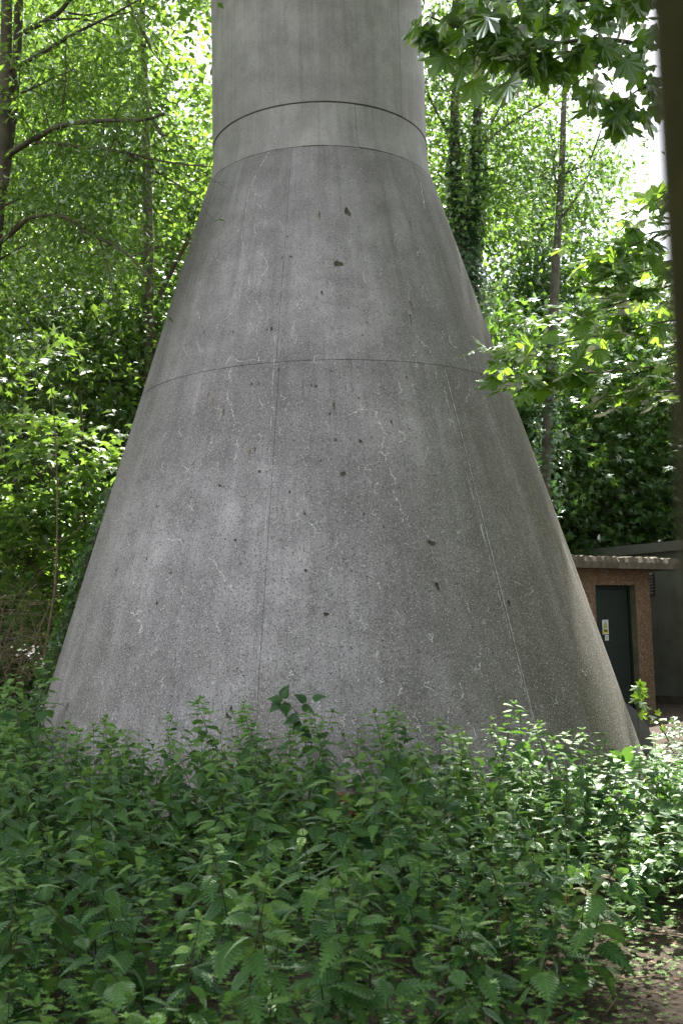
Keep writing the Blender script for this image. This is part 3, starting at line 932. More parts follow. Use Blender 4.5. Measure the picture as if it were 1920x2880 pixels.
# mass templates: (verts, faces) with length 1 along +y, small enough for tens of thousands
OV = (np.array([(0, 0, 0), (0.27, 0.42, 0.07), (0, 1.0, -0.14), (-0.27, 0.42, 0.07), (0, 0.45, -0.02)], dtype=np.float32), np.array([(0, 1, 4), (4, 1, 2), (0, 4, 3), (4, 2, 3)]))
ASHL = (np.array([(0, 0, 0), (0.2, 0.38, 0.05), (0, 1.0, -0.16), (-0.2, 0.38, 0.05)], dtype=np.float32), np.array([(0, 1, 2), (0, 2, 3)]))
OVF = (np.array([(0, 0, 0), (0.29, 0.42, 0.07), (0, 1.0, -0.14), (-0.29, 0.42, 0.07)], dtype=np.float32), np.array([(0, 1, 2), (0, 2, 3)]))
_f = [(0, 0, 0), (0, 0.42, .03), (0.5, 0.1, -.04), (0.24, 0.3, .03), (0.6, 0.62, -.09), (0.2, 0.52, .03), (0, 1, -.13), (-0.2, 0.52, .03), (-0.6, 0.62, -.09), (-0.24, 0.3, .03), (-0.5, 0.1, -.04)]
MAPF = (np.array(_f, dtype=np.float32), np.array([(0, 2, 1), (3, 4, 1), (5, 6, 7), (1, 8, 9), (0, 1, 10), (1, 5, 7)]))
LAN = (np.array([(0, 0, 0), (0.17, 0.4, 0.04), (0, 1.0, -0.12), (-0.17, 0.4, 0.04)], dtype=np.float32), np.array([(0, 1, 2), (0, 2, 3)]))
_m = [(0, 0, 0), (0.42, 0.02, -.04), (0.30, 0.30, .05), (0.62, 0.58, -.09), (0.24, 0.58, .05), (0, 1.0, -.14), (-0.24, 0.58, .05), (-0.62, 0.58, -.09), (-0.30, 0.30, .05), (-0.42, 0.02, -.04)]
MAP = (np.array(_m, dtype=np.float32), np.array([(0, 1, 2), (2, 3, 4), (0, 2, 4), (0, 4, 5), (0, 5, 6), (0, 6, 8), (6, 7, 8), (0, 8, 9)]))

def leaf_cloud(P, D, Nn, S, tint, tpl):
    """P base points, D leaf axes, Nn rough normals, S sizes -> one mesh's arrays"""
    tv, tf = tpl
    D = D / np.linalg.norm(D, axis=1, keepdims=True)
    X = np.cross(D, Nn); X /= (np.linalg.norm(X, axis=1, keepdims=True) + 1e-9)
    Z = np.cross(X, D)
    n, k = len(P), len(tv)
    V = P[:, None, :] + S[:, None, None] * (tv[None, :, 0, None] * X[:, None, :] + tv[None, :, 1, None] * D[:, None, :] + tv[None, :, 2, None] * Z[:, None, :])
    FA = (tf[None, :, :] + (np.arange(n) * k)[:, None, None]).reshape(-1, 3)
    return V.reshape(-1, 3), FA, np.repeat(tint, k)

def sprays(C, per, sig, zs, size, rng, tpl, up=0.55, tilt=0.35, pin=False):
    """flattened sprays of leaves round cluster centres C (n,3)"""
    n = len(C)
    tl = rng.normal(0, tilt, (n, 2))
    cid = np.repeat(np.arange(n), per)
    L = rng.normal(0, 1, (n * per, 3)) * np.array([sig, sig, zs])
    L[:, 2] += tl[cid, 0] * L[:, 0] + tl[cid, 1] * L[:, 1] - 0.25 * (L[:, 0] ** 2 + L[:, 1] ** 2) / max(sig, .1)
    P = C[cid] + L
    D = L * np.array([1, 1, 0.4]) + rng.normal(0, sig * 0.7, (n * per, 3))
    D[:, 2] -= sig * 0.35
    Nn = rng.normal(0, 1, (n * per, 3)) * (1 - up) * 1.3
    Nn[:, 2] += up * 1.6
    S = size * rng.uniform(0.6, 1.25, n * per)
    t = np.clip(rng.normal(0.45, 0.33, n)[cid] + rng.normal(0, 0.14, n * per), 0, 1)
    return leaf_cloud(P, D, Nn, S, t, tpl)

def tree(name, label, base, h, tr, crown, n_cl, per, leaf, size, mat, bark, group, seed, lean=(0, 0), sig=0.42, zs=0.13, nbr=9, hollow=0.35, clip=None, up=0.55, trunk_top=0.8, twigs=True):
    """trunk, limbs with twigs and a crown of leaf sprays; crown = (cx,cy,cz,rx,ry,rz) relative to the base"""
    rng = np.random.default_rng(seed)
    random.seed(seed)
    T = empty(name, (base[0], base[1], 0), label, 'tree', group)
    tp = [Vector((lean[0] * t * t + 0.06 * math.sin(t * 5 + seed), lean[1] * t * t + 0.05 * math.cos(t * 4 + seed), -0.15 + (h * trunk_top + 0.15) * t)) for t in np.linspace(0, 1, 12)]
    MB().tube(tp, [tr * (1.25 if i == 0 else 1 - 0.72 * i / 11) for i in range(12)], 10, True, 0.05).build('trunk', bark, T, True)
    cx, cy, cz, rx, ry, rz = crown
    C = []
    while len(C) < n_cl:
        p = rng.normal(0, 1, 3); p /= np.linalg.norm(p)
        r = (hollow + (1 - hollow) * rng.random()) ** 0.7
        r *= 1 + 0.16 * math.sin(p[0] * 5 + seed) + 0.14 * math.sin(p[2] * 6 + p[1] * 4 + seed * 2)
        q = np.array([cx + rx * p[0] * r, cy + ry * p[1] * r, cz + rz * p[2] * r])
        if q[2] < 0.5: continue
        if sun_gap(q[0] + base[0], q[1] + base[1], q[2]): continue
        if clip is not None and clip(q[0] + base[0], q[1] + base[1], q[2]): continue
        C.append(q)
    C = np.array(C)
    # limbs: from the trunk to a spread of clusters, twigs to their neighbours
    ids = rng.permutation(len(C))[:nbr]
    for i in ids:
        e = Vector(C[i])
        t = min(0.98, max(0.25, (e.z - 0.22 * math.hypot(e.x, e.y) - 0.6) / (h * trunk_top)))
        s = tp[int(t * 11)]
        mid = s.lerp(e, 0.5) + Vector((rng.normal(0, .15), rng.normal(0, .15), 0.25 + rng.normal(0, 0.15)))
        line = spline([s, mid, e], 6)
        rr = tr * 0.42 * (1.15 - t * 0.7)
        mb = MB().tube(line, [max(0.006, rr * (1 - 0.9 * k / (len(line) - 1))) for k in range(len(line))], 6, False)
        if twigs:
            dd = np.linalg.norm(C - C[i], axis=1)
            for j in np.argsort(dd)[1:9]:
                if dd[j] > 2.2: break
                s2 = line[rng.integers(3, len(line) - 1)]
                e2 = Vector(C[j])
                m2 = s2.lerp(e2, 0.5) + Vector((0, 0, 0.1))
                mb.tube([s2, m2, e2], [0.012, 0.008, 0.003], 4, False)
        mb.build('branch', bark, T, True)
    V, FA, t = sprays(C, per, sig, zs, size, rng, leaf, up)
    obj('crown', npmesh('crown', V, FA, t), mat, T)
    return T

GB = 'trees growing behind the tower'
# gaps in the canopy through which the sun reaches the places the photograph shows lit
LIT = [(-3.5, 13.5, 3.2, 1.35), (-3.3, 13.6, 2.0, 1.0), (2.1, 8.5, 4.0, 1.6), (2.6, 8.8, 5.0, 1.5), (1.7, 8.4, 3.6, 1.3), (2.2, 7.0, 0.5, 1.4), (2.9, 8.6, 0.4, 1.4), (3.6, 11.5, 0.6, 1.2), (1.9, 5.2, 0.1, 0.9), (-3.2, 17.0, 8.0, 1.2), (-5.0, 16.0, 6.0, 1.0)]
def sun_gap(x, y, z):
    for a, b, c, r in LIT:
        d = Vector((x - a, y - b, z - c))
        t = d.dot(SUND)
        if t > r and (d - SUND * t).length < r: return True
    return False
# keep the leaves of trees behind out of the tower and the sight lines the photograph leaves open
def near_tower(x, y, z):
    return math.hypot(x - TX, y - TY) < prof(min(max(z, 0), 20)) + 0.5
def pxof(x, y, z):
    c = CAM.transposed() @ Vector((x, y, z - EYE))
    if c.z >= -0.1: return (0, 0)
    return PW / 2 + F * c.x / -c.z, PH / 2 - F * c.y / -c.z
def sky_gap(x, y, z):
    """open sky right of the shaft, above the lower trees"""
    if near_tower(x, y, z): return True
    a, b = pxof(x, y, z)
    return 1470 < a < 1780 and b < 390 - abs(a - 1640) * 0.6 + 0.2 * (a - 1640)
def behind_l(x, y, z):
    return near_tower(x, y, z)

# --- left side
tree('ash_tree', 'pale green ash tree just left of the concrete shaft, behind it', (-3.3, 18.0), 16, 0.17, (0.3, 0.5, 9.5, 3.2, 3.0, 6.2), 280, 70, OVF, 0.160, M['pale_tree'], M['bark'], GB, 11, clip=behind_l)
tree('sycamore_tree', 'dark dense sycamore at the left edge behind the paling fence', (-6.2, 17.0), 14, 0.2, (0, 0, 6.5, 3.0, 2.6, 5.5), 255, 70, MAPF, 0.160, M['dark_tree'], M['bark'], GB, 12, clip=behind_l)
tree('sycamore_tree', 'mid green sycamore filling the gap low beside the tower, left', (-3.5, 20.0), 11, 0.16, (-0.2, 0, 5.0, 2.9, 2.0, 4.0), 212, 70, MAPF, 0.166, M['maple_far'], M['bark'], GB, 13, clip=behind_l)
tree('broadleaf_tree', 'tall far tree behind the ash at the upper left', (-6.5, 24.0), 19, 0.22, (0.5, 0, 11.5, 3.8, 3.0, 6.5), 255, 67, OVF, 0.195, M['ash'], M['bark'], GB, 14, clip=behind_l)
tree('broadleaf_tree', 'far tree seen past the left side of the concrete shaft', (-1.8, 25.0), 17, 0.2, (-0.6, 0, 10.0, 2.8, 2.6, 6.0), 187, 67, OVF, 0.195, M['ash'], M['bark'], GB, 15, clip=behind_l)
tree('broadleaf_tree', 'shadowy low tree beyond the paling fence', (-5.2, 22.5), 8, 0.14, (0, 0, 3.4, 3.2, 2.0, 2.9), 170, 70, MAPF, 0.181, M['dark_tree'], M['bark'], GB, 16)
tree('shrub', 'dark low shrub massed right behind the paling fence', (-4.6, 17.2), 2.4, 0.05, (0.2, 0, 1.35, 1.9, 0.7, 1.15), 110, 60, MAPF, 0.13, M['dark_tree'], M['bark'], None, 38, nbr=6)
bpy.data.objects['shrub']['category'] = 'shrub'
# sunlit low sycamore sprays left of the cone
tree('sycamore_sapling', 'young sycamore with sunlit yellow-green layered sprays beside the left flank of the cone', (-3.35, 13.6), 5.2, 0.05, (-0.15, 0, 3.1, 1.15, 0.8, 1.9), 80, 34, MAP, 0.150, M['pale_tree'], M['bark'], None, 17, sig=0.3, zs=0.03, up=0.8, nbr=8, clip=behind_l, trunk_top=0.9)
tree('broadleaf_tree', 'far dark tree deep in the wood at the upper left', (-9.5, 30.0), 20, 0.25, (0.5, 0, 11, 4.0, 2.5, 8.0), 258, 64, OVF, 0.228, M['dark_tree'], M['bark'], GB, 31, clip=behind_l)
tree('broadleaf_tree', 'far dark tree deep in the wood just left of the shaft', (-4.6, 31.0), 19, 0.25, (0.5, 0, 10.5, 3.6, 2.5, 7.5), 258, 64, OVF, 0.228, M['maple_far'], M['bark'], GB, 32, clip=behind_l)
tree('broadleaf_tree', 'dark undergrowth tree behind the fence by the cone', (-4.0, 24.0), 6, 0.12, (0, 0, 2.6, 2.6, 1.5, 2.4), 136, 64, MAPF, 0.182, M['dark_tree'], M['bark'], GB, 33)
tree('broadleaf_tree', 'dark undergrowth tree behind the fence at the picture edge', (-8.0, 24.0), 7, 0.12, (0, 0, 3.0, 2.6, 1.5, 2.8), 149, 64, MAPF, 0.182, M['dark_tree'], M['bark'], GB, 34)
# --- right side
tree('sycamore_tree', 'broad sycamore whose leaves fill the space over the metal-clad building', (6.6, 23.5), 9.2, 0.2, (0, 0, 5.4, 4.0, 2.6, 3.7), 280, 70, MAPF, 0.181, M['maple_far'], M['bark'], GB, 21, clip=sky_gap)
tree('sycamore_tree', 'dark sycamore close behind the right flank of the cone', (3.9, 21.5), 8.5, 0.16, (0, 0, 4.6, 2.2, 2.0, 3.6), 221, 70, MAPF, 0.166, M['maple_far'], M['bark'], GB, 22, clip=sky_gap)
tree('broadleaf_tree', 'pale thin-leaved tree behind the ivy-clad trunks', (3.4, 27.0), 17, 0.17, (0, 0, 9.5, 2.9, 2.0, 7.0), 312, 75, OVF, 0.166, M['maple_far'], M['bark'], GB, 23, clip=sky_gap)
tree('broadleaf_tree', 'far light green tree under the open patch of sky', (7.0, 30.0), 11, 0.2, (0, 0, 7.0, 4.0, 2.0, 4.2), 221, 67, OVF, 0.195, M['pale_tree'], M['bark'], GB, 24, clip=sky_gap)
tree('sycamore_tree', 'sycamore at the right edge beyond the building roof', (9.0, 21.0), 9.5, 0.18, (-0.6, 0, 5.6, 2.6, 2.2, 3.6), 187, 70, MAPF, 0.173, M['maple_far'], M['bark'], GB, 25, clip=sky_gap)

tree('broadleaf_tree', 'tall mid-green tree filling the gap right of the ivy-clad trunks', (5.6, 28.0), 15, 0.2, (0, 0, 8.0, 3.0, 2.0, 6.5), 285, 75, MAPF, 0.182, M['maple_far'], M['bark'], GB, 37, clip=sky_gap)
tree('broadleaf_tree', 'far dark tree behind the hut roof', (5.2, 31.0), 9.5, 0.2, (0, 0, 5.0, 3.6, 2.0, 4.4), 204, 64, MAPF, 0.205, M['maple_far'], M['bark'], GB, 35, clip=sky_gap)
tree('broadleaf_tree', 'far dark tree at the right edge over the clad building', (10.5, 30.0), 10, 0.2, (0, 0, 5.4, 3.4, 2.0, 4.6), 190, 64, MAPF, 0.205, M['maple_far'], M['bark'], GB, 36, clip=sky_gap)

def px_branch(mb, pts, r0, r1, n=6, sides=7):
    """branch through (px, py, depth) waypoints, world coordinates"""
    line = spline([at(*p) for p in pts], n)
    k = len(line) - 1
    mb.tube(line, [r0 + (r1 - r0) * i / k for i in range(k + 1)], sides, True, 0.06)
    return line

def branch_tree(name, label, base, trunk_lines, branch_lines, bark, group=None, cat='tree'):
    T = empty(name, (base[0], base[1], 0), label, cat, group)
    inv = Vector((-base[0], -base[1], 0))
    L = []
    for nm, pts, r0, r1 in [('trunk', *t) for t in trunk_lines] + [('branch', *b) for b in branch_lines]:
        mb = MB()
        line = px_branch(mb, pts, r0, r1)
        if nm == 'branch':      # forks and fine twigs
            for _ in range(3 + len(line) // 5):
                k0 = random.randrange(2, len(line))
                d_ = (line[k0] - line[k0 - 1]).normalized()
                d_ = (d_ * 0.7 + Vector((random.gauss(0, .6), random.gauss(0, .5), random.gauss(0.05, .55)))).normalized()
                l_ = random.uniform(0.25, 0.85); p_ = line[k0]
                q_ = [p_, p_ + d_ * l_ * 0.5 + Vector((0, 0, random.gauss(0, .05))), p_ + d_ * l_ + Vector((random.gauss(0, .08), 0, random.gauss(-0.05, .1)))]
                if near_tower(*q_[2]): continue
                mb.tube(spline(q_, 4), [max(0.0022, r1 * 0.8) * (1 - 0.7 * i_ / 8) for i_ in range(9)], 5, False)
        mb.v = [(a + inv.x, b + inv.y, c) for a, b, c in mb.v]
        mb.build(nm, bark, T, True)
        if nm == 'branch' or len(L) == 0: L.append(line)
    return T, L

# near ash at the left edge with long bare limbs reaching across
T, L = branch_tree('ash_tree', 'near ash tree at the left edge with long dark limbs arching across', tuple(at(-30, 1740, 10.5))[:2],
    [([(-60, 2250, 10.5), (-50, 1500, 10.5), (-25, 800, 10.5), (8, 420, 10.5), (18, 150, 10.5), (22, -300, 10.5)], 0.11, 0.05), ([(10, 520, 10.5), (38, 300, 10.6), (52, 80, 10.7), (60, -250, 10.8)], 0.055, 0.045)],
    [([(15, 440, 10.5), (90, 395, 10.3), (170, 355, 10.1), (280, 340, 9.9), (400, 338, 9.7), (465, 318, 9.6)], 0.035, 0.012),
     ([(95, 402, 10.3), (150, 402, 10.2), (240, 415, 10.0), (350, 428, 9.9), (430, 448, 9.7), (520, 463, 9.6), (590, 468, 9.5)], 0.022, 0.006),
     ([(350, 428, 9.9), (420, 470, 9.8), (500, 520, 9.7), (570, 565, 9.6)], 0.013, 0.005),
     ([(-10, 690, 10.5), (40, 650, 10.3), (90, 612, 10.2), (180, 610, 10.0), (245, 655, 9.9), (320, 690, 9.8), (375, 730, 9.7), (440, 810, 9.6)], 0.028, 0.007),
     ([(-10, 590, 10.6), (50, 560, 10.5), (130, 515, 10.4)], 0.014, 0.006),
     ([(20, 200, 10.5), (100, 160, 10.3), (200, 100, 10.2), (300, 50, 10.1), (390, 0, 10.0)], 0.025, 0.008),
     ([(70, 90, 10.6), (160, 40, 10.4), (210, -20, 10.3)], 0.03, 0.02),
     ([(60, 262, 10.5), (110, 240, 10.4), (170, 210, 10.3), (180, 240, 10.2)], 0.014, 0.006),
     ([(280, 670, 9.9), (305, 760, 9.8), (320, 830, 9.7), (350, 860, 9.7)], 0.010, 0.003),
     ([(360, 0, 9.8), (400, 90, 9.7), (440, 160, 9.7), (500, 210, 9.6)], 0.012, 0.003),
     ([(-10, 735, 10.6), (70, 690, 10.5), (140, 640, 10.4)], 0.012, 0.004),
     ([(370, 722, 9.7), (430, 700, 9.7), (490, 680, 9.6)], 0.007, 0.003)], M['bark'])
rng = np.random.default_rng(5)
b0 = np.array([T.location.x, T.location.y, 0])
C = []
for line in L[1:]:
    for p in line[4:]:
        if rng.random() < 0.38:
            C.append(np.array(p) - b0 + rng.normal(0, 0.26, 3) + np.array([0, 0.12, 0]))
random.seed(4)
for _ in range(150):
    p = at(rng.uniform(-60, 560), rng.uniform(-200, 820), rng.uniform(10.9, 13.2))
    if not near_tower(*p): C.append(np.array(p) - b0)
def left_of_tower(q, m):
    a, b = pxof(*(q + b0))
    return a < 598 - max(0, b - 500) * 0.31 - m
C = [q for q in C if left_of_tower(q, 165)]
V, FA, t = sprays(np.array(C), 80, 0.2, 0.07, 0.095, rng, ASHL, 0.5)
obj('crown', npmesh('crown', V, FA, t), M['ash'], T)
# its crown above the picture, which shades the nettles
C = []
while len(C) < 420:
    p = rng.normal(0, 1, 3); p /= np.linalg.norm(p); p *= rng.random() ** 0.4
    q = np.array([p[0] * 4.2 + 0.4, p[1] * 3.6 - 0.6, 11.0 + p[2] * 3.2])
    if near_tower(q[0] + b0[0], q[1] + b0[1], q[2]): continue
    if pxof(*(q + b0))[1] > -330 or sun_gap(*(q + b0)): continue
    C.append(q)
V, FA, t = sprays(np.array(C), 46, 0.42, 0.14, 0.12, rng, OVF, 0.5)
obj('crown', npmesh('crown', V, FA, t), M['ash'], T)

# ivy-clad twin trunks right of the shaft
def ivy_on(line, rad, n, mat, parent, rng, inv, name='ivy'):
    P, D, Nn = [], [], []
    for _ in range(n):
        i = int((1 - rng.random() ** 0.55) * 0.999 * (len(line) - 1) * 1.0) if rng.random() < 0.5 else rng.integers(0, len(line) - 1)
        if rng.random() < (i / (len(line) - 1)) ** 3 * 0.8: continue
        p = np.array(line[i].lerp(line[i + 1], rng.random()))
        a = rng.random() * 6.283
        o = np.array([math.cos(a), math.sin(a), 0])
        r = rad(i / (len(line) - 1)) * rng.uniform(0.6, 1.15) * (1 + 0.35 * math.sin(p[2] * 2.1 + a) + 0.2 * math.sin(p[2] * 5.3 + a * 2))
        P.append(p + o * r + inv); D.append(o * 0.5 + np.array([0, 0, -0.8]) + rng.normal(0, .35, 3)); Nn.append(o + np.array([0, 0, .5]) + rng.normal(0, .3, 3))
    V, FA, t = leaf_cloud(np.array(P), np.array(D), np.array(Nn), 0.085 * rng.uniform(0.6, 1.3, len(P)), rng.random(len(P)), MAP)
    return obj(name, npmesh(name, V, FA, t), mat, parent)
TA, L = branch_tree('ivy_clad_tree', 'tree with two upright trunks wrapped in dark ivy right of the shaft', tuple(at(1310, 1740, 19))[:2],
    [([(1318, 2060, 19), (1315, 1500, 19), (1300, 1000, 19), (1290, 650, 19), (1280, 470, 19), (1278, 300, 19), (1290, 150, 19), (1285, -200, 19)], 0.16, 0.05),
     ([(1318, 900, 19.1), (1325, 650, 19.2), (1335, 480, 19.3), (1342, 300, 19.3), (1350, 180, 19.4), (1372, 60, 19.4), (1380, -200, 19.5)], 0.11, 0.045)],
    [([(1278, 420, 19), (1240, 340, 18.9), (1210, 280, 18.8), (1195, 230, 18.8)], 0.03, 0.012), ([(1345, 420, 19.3), (1400, 370, 19.2), (1460, 330, 19.1), (1540, 280, 19.0), (1580, 240, 19)], 0.035, 0.01),
     ([(1340, 480, 19.3), (1400, 470, 19.2), (1450, 455, 19.1)], 0.02, 0.008), ([(1350, 400, 19.3), (1385, 340, 19.4), (1420, 270, 19.5), (1430, 220, 19.5)], 0.025, 0.01),
     ([(1285, 540, 19), (1250, 510, 18.9), (1225, 480, 18.8)], 0.02, 0.008), ([(1340, 530, 19.2), (1400, 515, 19.1), (1440, 520, 19)], 0.016, 0.006), ([(1282, 300, 19), (1230, 200, 18.9), (1200, 140, 18.8)], 0.022, 0.008),
     ([(1348, 260, 19.4), (1365, 150, 19.3), (1340, 60, 19.2)], 0.02, 0.01)], M['bark'])
rng = np.random.default_rng(8)
inv = -np.array([TA.location.x, TA.location.y, 0])
ivy_on(spline([at(1318, 2060, 19), at(1315, 1500, 19), at(1300, 1000, 19), at(1290, 650, 19), at(1280, 470, 19), at(1278, 330, 19)], 8), lambda t: 0.44 - 0.34 * t, 5200, M['ivy'], TA, rng, inv)
ivy_on(spline([at(1318, 900, 19.1), at(1325, 650, 19.2), at(1335, 480, 19.3), at(1342, 300, 19.3)], 8), lambda t: 0.32 - 0.24 * t, 2600, M['ivy'], TA, rng, inv)
C = []
for line in L[1:]:
    for p in line[3:]:
        if rng.random() < 0.5: C.append(np.array(p) + inv + rng.normal(0, 0.4, 3))
for _ in range(190):
    p = at(rng.uniform(1190, 1480), rng.uniform(-100, 620), rng.uniform(18, 21))
    if not near_tower(*p): C.append(np.array(p) + inv)
V, FA, t = sprays(np.array(C), 44, 0.4, 0.13, 0.12, rng, OVF, 0.5)
obj('crown', npmesh('crown', V, FA, t), M['ash'], TA)

C = []  # upper crown out of view, added to shade the nettle patch
while len(C) < 620:
    p = rng.normal(0, 1, 3); p /= np.linalg.norm(p); p *= rng.random() ** 0.4
    q = np.array([1.5 + p[0] * 2.7, 18.5 + p[1] * 3.4, 18.3 + p[2] * 3.4])
    if pxof(*q)[1] > -160 or near_tower(*q) or sun_gap(*q): continue
    C.append(q + inv)
V, FA, t = sprays(np.array(C), 60, 0.42, 0.14, 0.16, rng, OVF, 0.5)
obj('crown', npmesh('crown', V, FA, t), M['pale_tree'], TA)
# slim pole-like tree
TB, L = branch_tree('slim_tree', 'slim straight grey trunk rising through open sky right of the ivy-clad tree', tuple(at(1560, 1740, 17.5))[:2],
    [([(1500, 2080, 17.5), (1535, 1300, 17.5), (1555, 900, 17.5), (1565, 700, 17.5), (1578, 500, 17.5), (1583, 350, 17.5), (1588, 200, 17.5), (1592, 60, 17.5), (1590, -120, 17.5)], 0.10, 0.022)],
    [([(1578, 530, 17.5), (1560, 500, 17.4), (1555, 450, 17.4), (1570, 410, 17.3)], 0.025, 0.012), ([(1578, 510, 17.5), (1600, 480, 17.4), (1650, 460, 17.3), (1680, 390, 17.2), (1700, 330, 17.1), (1715, 290, 17.1)], 0.024, 0.007),
     ([(1570, 620, 17.5), (1610, 570, 17.4), (1650, 500, 17.3), (1670, 440, 17.2)], 0.026, 0.008), ([(1588, 290, 17.5), (1610, 250, 17.4), (1640, 200, 17.4)], 0.010, 0.004),
     ([(1584, 340, 17.5), (1572, 300, 17.5), (1540, 270, 17.4)], 0.010, 0.004), ([(1575, 560, 17.5), (1540, 510, 17.4), (1510, 460, 17.4)], 0.016, 0.005), ([(1590, 180, 17.5), (1560, 110, 17.5), (1555, 60, 17.5)], 0.008, 0.004),
     ([(1600, 560, 17.3), (1620, 600, 17.2), (1640, 640, 17.2)], 0.012, 0.006)], M['bark_grey'])
rng = np.random.default_rng(18)
inv = -np.array([TB.location.x, TB.location.y, 0])
C = []
for line in L[1:]:
    for p in line[4:]:
        if rng.random() < 0.6: C.append(np.array(p) + inv + rng.normal(0, 0.25, 3))
V, FA, t = sprays(np.array(C), 36, 0.25, 0.12, 0.09, rng, OVF, 0.5)
obj('crown', npmesh('crown', V, FA, t), M['maple_far'], TB)
ivy_on(spline([at(1500, 2080, 17.5), at(1535, 1300, 17.5), at(1555, 900, 17.5)], 8), lambda t: 0.34 - 0.2 * t, 1500, M['ivy'], TB, rng, inv)

# ------------------------------------------------------------------ big sycamore just out of frame on the right: its leafy branches reach in
random.seed(77)
SYC_ME = [sycamore_leaf('sycamore_leaf', M['maple'], c, t) for c, t in ((0.18, 0.0), (0.32, 0.12), (0.25, -0.15), (0.42, 0.05))]
SYT = empty('sycamore_tree', (3.9, 7.6, 0), 'near sycamore whose large-leaved branches hang into the upper right', 'tree')
sinv = Vector((-3.9, -7.6, 0))
MB().tube(spline([(0, 0, -0.15), (0.05, 0.05, 2.5), (-0.05, 0, 5), (0.1, -0.1, 8), (0.0, 0, 11)], 6), [0.2 - 0.006 * i for i in range(25)], 12, True, 0.05).build('trunk', M['bark'], SYT, True)
def sy_branch(pts, r0, r1, start=None):
    w = [at(*p) + sinv for p in pts]
    if start is not None: w = [Vector(start)] + w
    line = spline(w, 7)
    k = len(line) - 1
    MB().tube(line, [r0 + (r1 - r0) * i / k for i in range(k + 1)], 6, True, 0.05).build('branch', M['bark'], SYT, True)
    return line
NLEAF = [0]
def sy_leaf(p, dirv, size, flat=0.6):
    """one leaf, its stalk at p, pointing along dirv"""
    d = Vector(dirv).normalized()
    nrm = Vector((random.gauss(0, 1 - flat), random.gauss(0, 1 - flat) - 0.15, 0.9))
    x = d.cross(nrm).normalized(); z = x.cross(d)
    m = Matrix((x, d, z)).transposed().to_4x4()
    o = obj('leaf', random.choice(SYC_ME), None, SYT)
    o.matrix_local = Matrix.Translation(p) @ m @ Matrix.Scale(size, 4)
    NLEAF[0] += 1
    return o
def leafy(line, n, spread, size, droop, t0=0.15):
    for _ in range(n):
        i = random.uniform(t0, 1) * (len(line) - 1)
        k = min(int(i), len(line) - 2)
        p = line[k].lerp(line[k + 1], i - k)
        ax = (line[k + 1] - line[k]).normalized()
        d = ax * 0.3 + Vector((random.gauss(0, .8), random.gauss(0, .7), random.gauss(-droop, 0.35)))
        st = p + Vector((random.gauss(0, spread), random.gauss(0, spread), random.gauss(-0.02, spread * 0.5)))
        w_ = st - sinv
        a_, b_ = pxof(*w_)
        if a_ < 1150 + 0.3 * max(0, b_) and w_.y < 6.5: continue
        sy_leaf(st, d, size * random.uniform(0.65, 1.2))
# overhanging spray at the top right, about 5 m away
o1 = sy_branch([(2100, 60, 5.4), (1900, 130, 5.2), (1700, 110, 5.1), (1560, 120, 5.0), (1430, 125, 4.95), (1310, 85, 4.9), (1200, 45, 4.9)], 0.016, 0.004, (0, 0, 5.2))
o2 = sy_branch([(2080, 160, 5.6), (1900, 230, 5.4), (1800, 250, 5.3), (1740, 300, 5.2)], 0.012, 0.003, (0, 0, 4.9))
o3 = sy_branch([(2050, -60, 5.6), (1850, -40, 5.3), (1650, 0, 5.1), (1450, 5, 5.0), (1290, -15, 4.95)], 0.014, 0.003, (0, 0, 5.6))
o4 = sy_branch([(1560, 120, 5.0), (1480, 190, 5.0), (1400, 260, 4.95)], 0.006, 0.002)
o5 = sy_branch([(1760, 115, 5.1), (1680, 180, 5.0), (1600, 250, 5.0)], 0.007, 0.002)
leafy(o1, 110, 0.075, 0.115, 0.55, 0.3)
leafy(o2, 44, 0.06, 0.12, 0.5, 0.35)
leafy(o3, 95, 0.085, 0.122, 0.5, 0.3)
leafy(o4, 9, 0.05, 0.10, 0.7, 0.3)
leafy(o5, 12, 0.06, 0.10, 0.7, 0.2)
for (a, b, da, db, s) in [(1170, 75, -60, 30, 0.10), (1215, 50, -40, 25, 0.085), (1250, 160, -50, 60, 0.12), (1300, 190, -20, 60, 0.125), (1330, 235, 10, 60, 0.12), (1430, 235, 10, 70, 0.11), (1490, 175, 10, 70, 0.11), (1530, 170, 30, 50, 0.09), (1290, 110, -50, 20, 0.10), (1290, 40, -60, 10, 0.10), (1640, 160, 20, 60, 0.1), (1760, 170, 30, 70, 0.11), (1385, 60, -20, 70, 0.12), (1390, 160, -10, 60, 0.12)]:
    p = at(a, b, 4.9) + sinv
    e = at(a + da, b + db, 4.85) + sinv
    sy_leaf(p - (e - p).normalized() * s * 0.6, e - p, s * 1.2, 0.45)
# layered sprays lower down, about 8.5 m away, tops in the sun
mids = [([(2080, 900, 8.8), (1900, 900, 8.7), (1760, 930, 8.6), (1600, 960, 8.5), (1480, 985, 8.4), (1390, 985, 8.4)], 34), ([(2050, 1000, 8.7), (1850, 1030, 8.5), (1650, 1050, 8.4), (1520, 1060, 8.3), (1430, 1055, 8.3)], 34),
        ([(2080, 780, 8.9), (1900, 800, 8.8), (1780, 840, 8.7), (1650, 880, 8.6), (1560, 905, 8.6)], 30), ([(2080, 600, 9.0), (1920, 640, 8.9), (1800, 680, 8.8), (1700, 720, 8.8), (1620, 730, 8.8)], 32),
        ([(2080, 480, 9.0), (1930, 520, 9.0), (1850, 560, 8.9), (1740, 620, 8.9)], 26), ([(2060, 700, 8.8), (1900, 740, 8.7), (1780, 770, 8.7), (1690, 790, 8.6)], 28), ([(2060, 1080, 8.6), (1880, 1100, 8.5), (1760, 1110, 8.5), (1660, 1120, 8.4)], 18)]
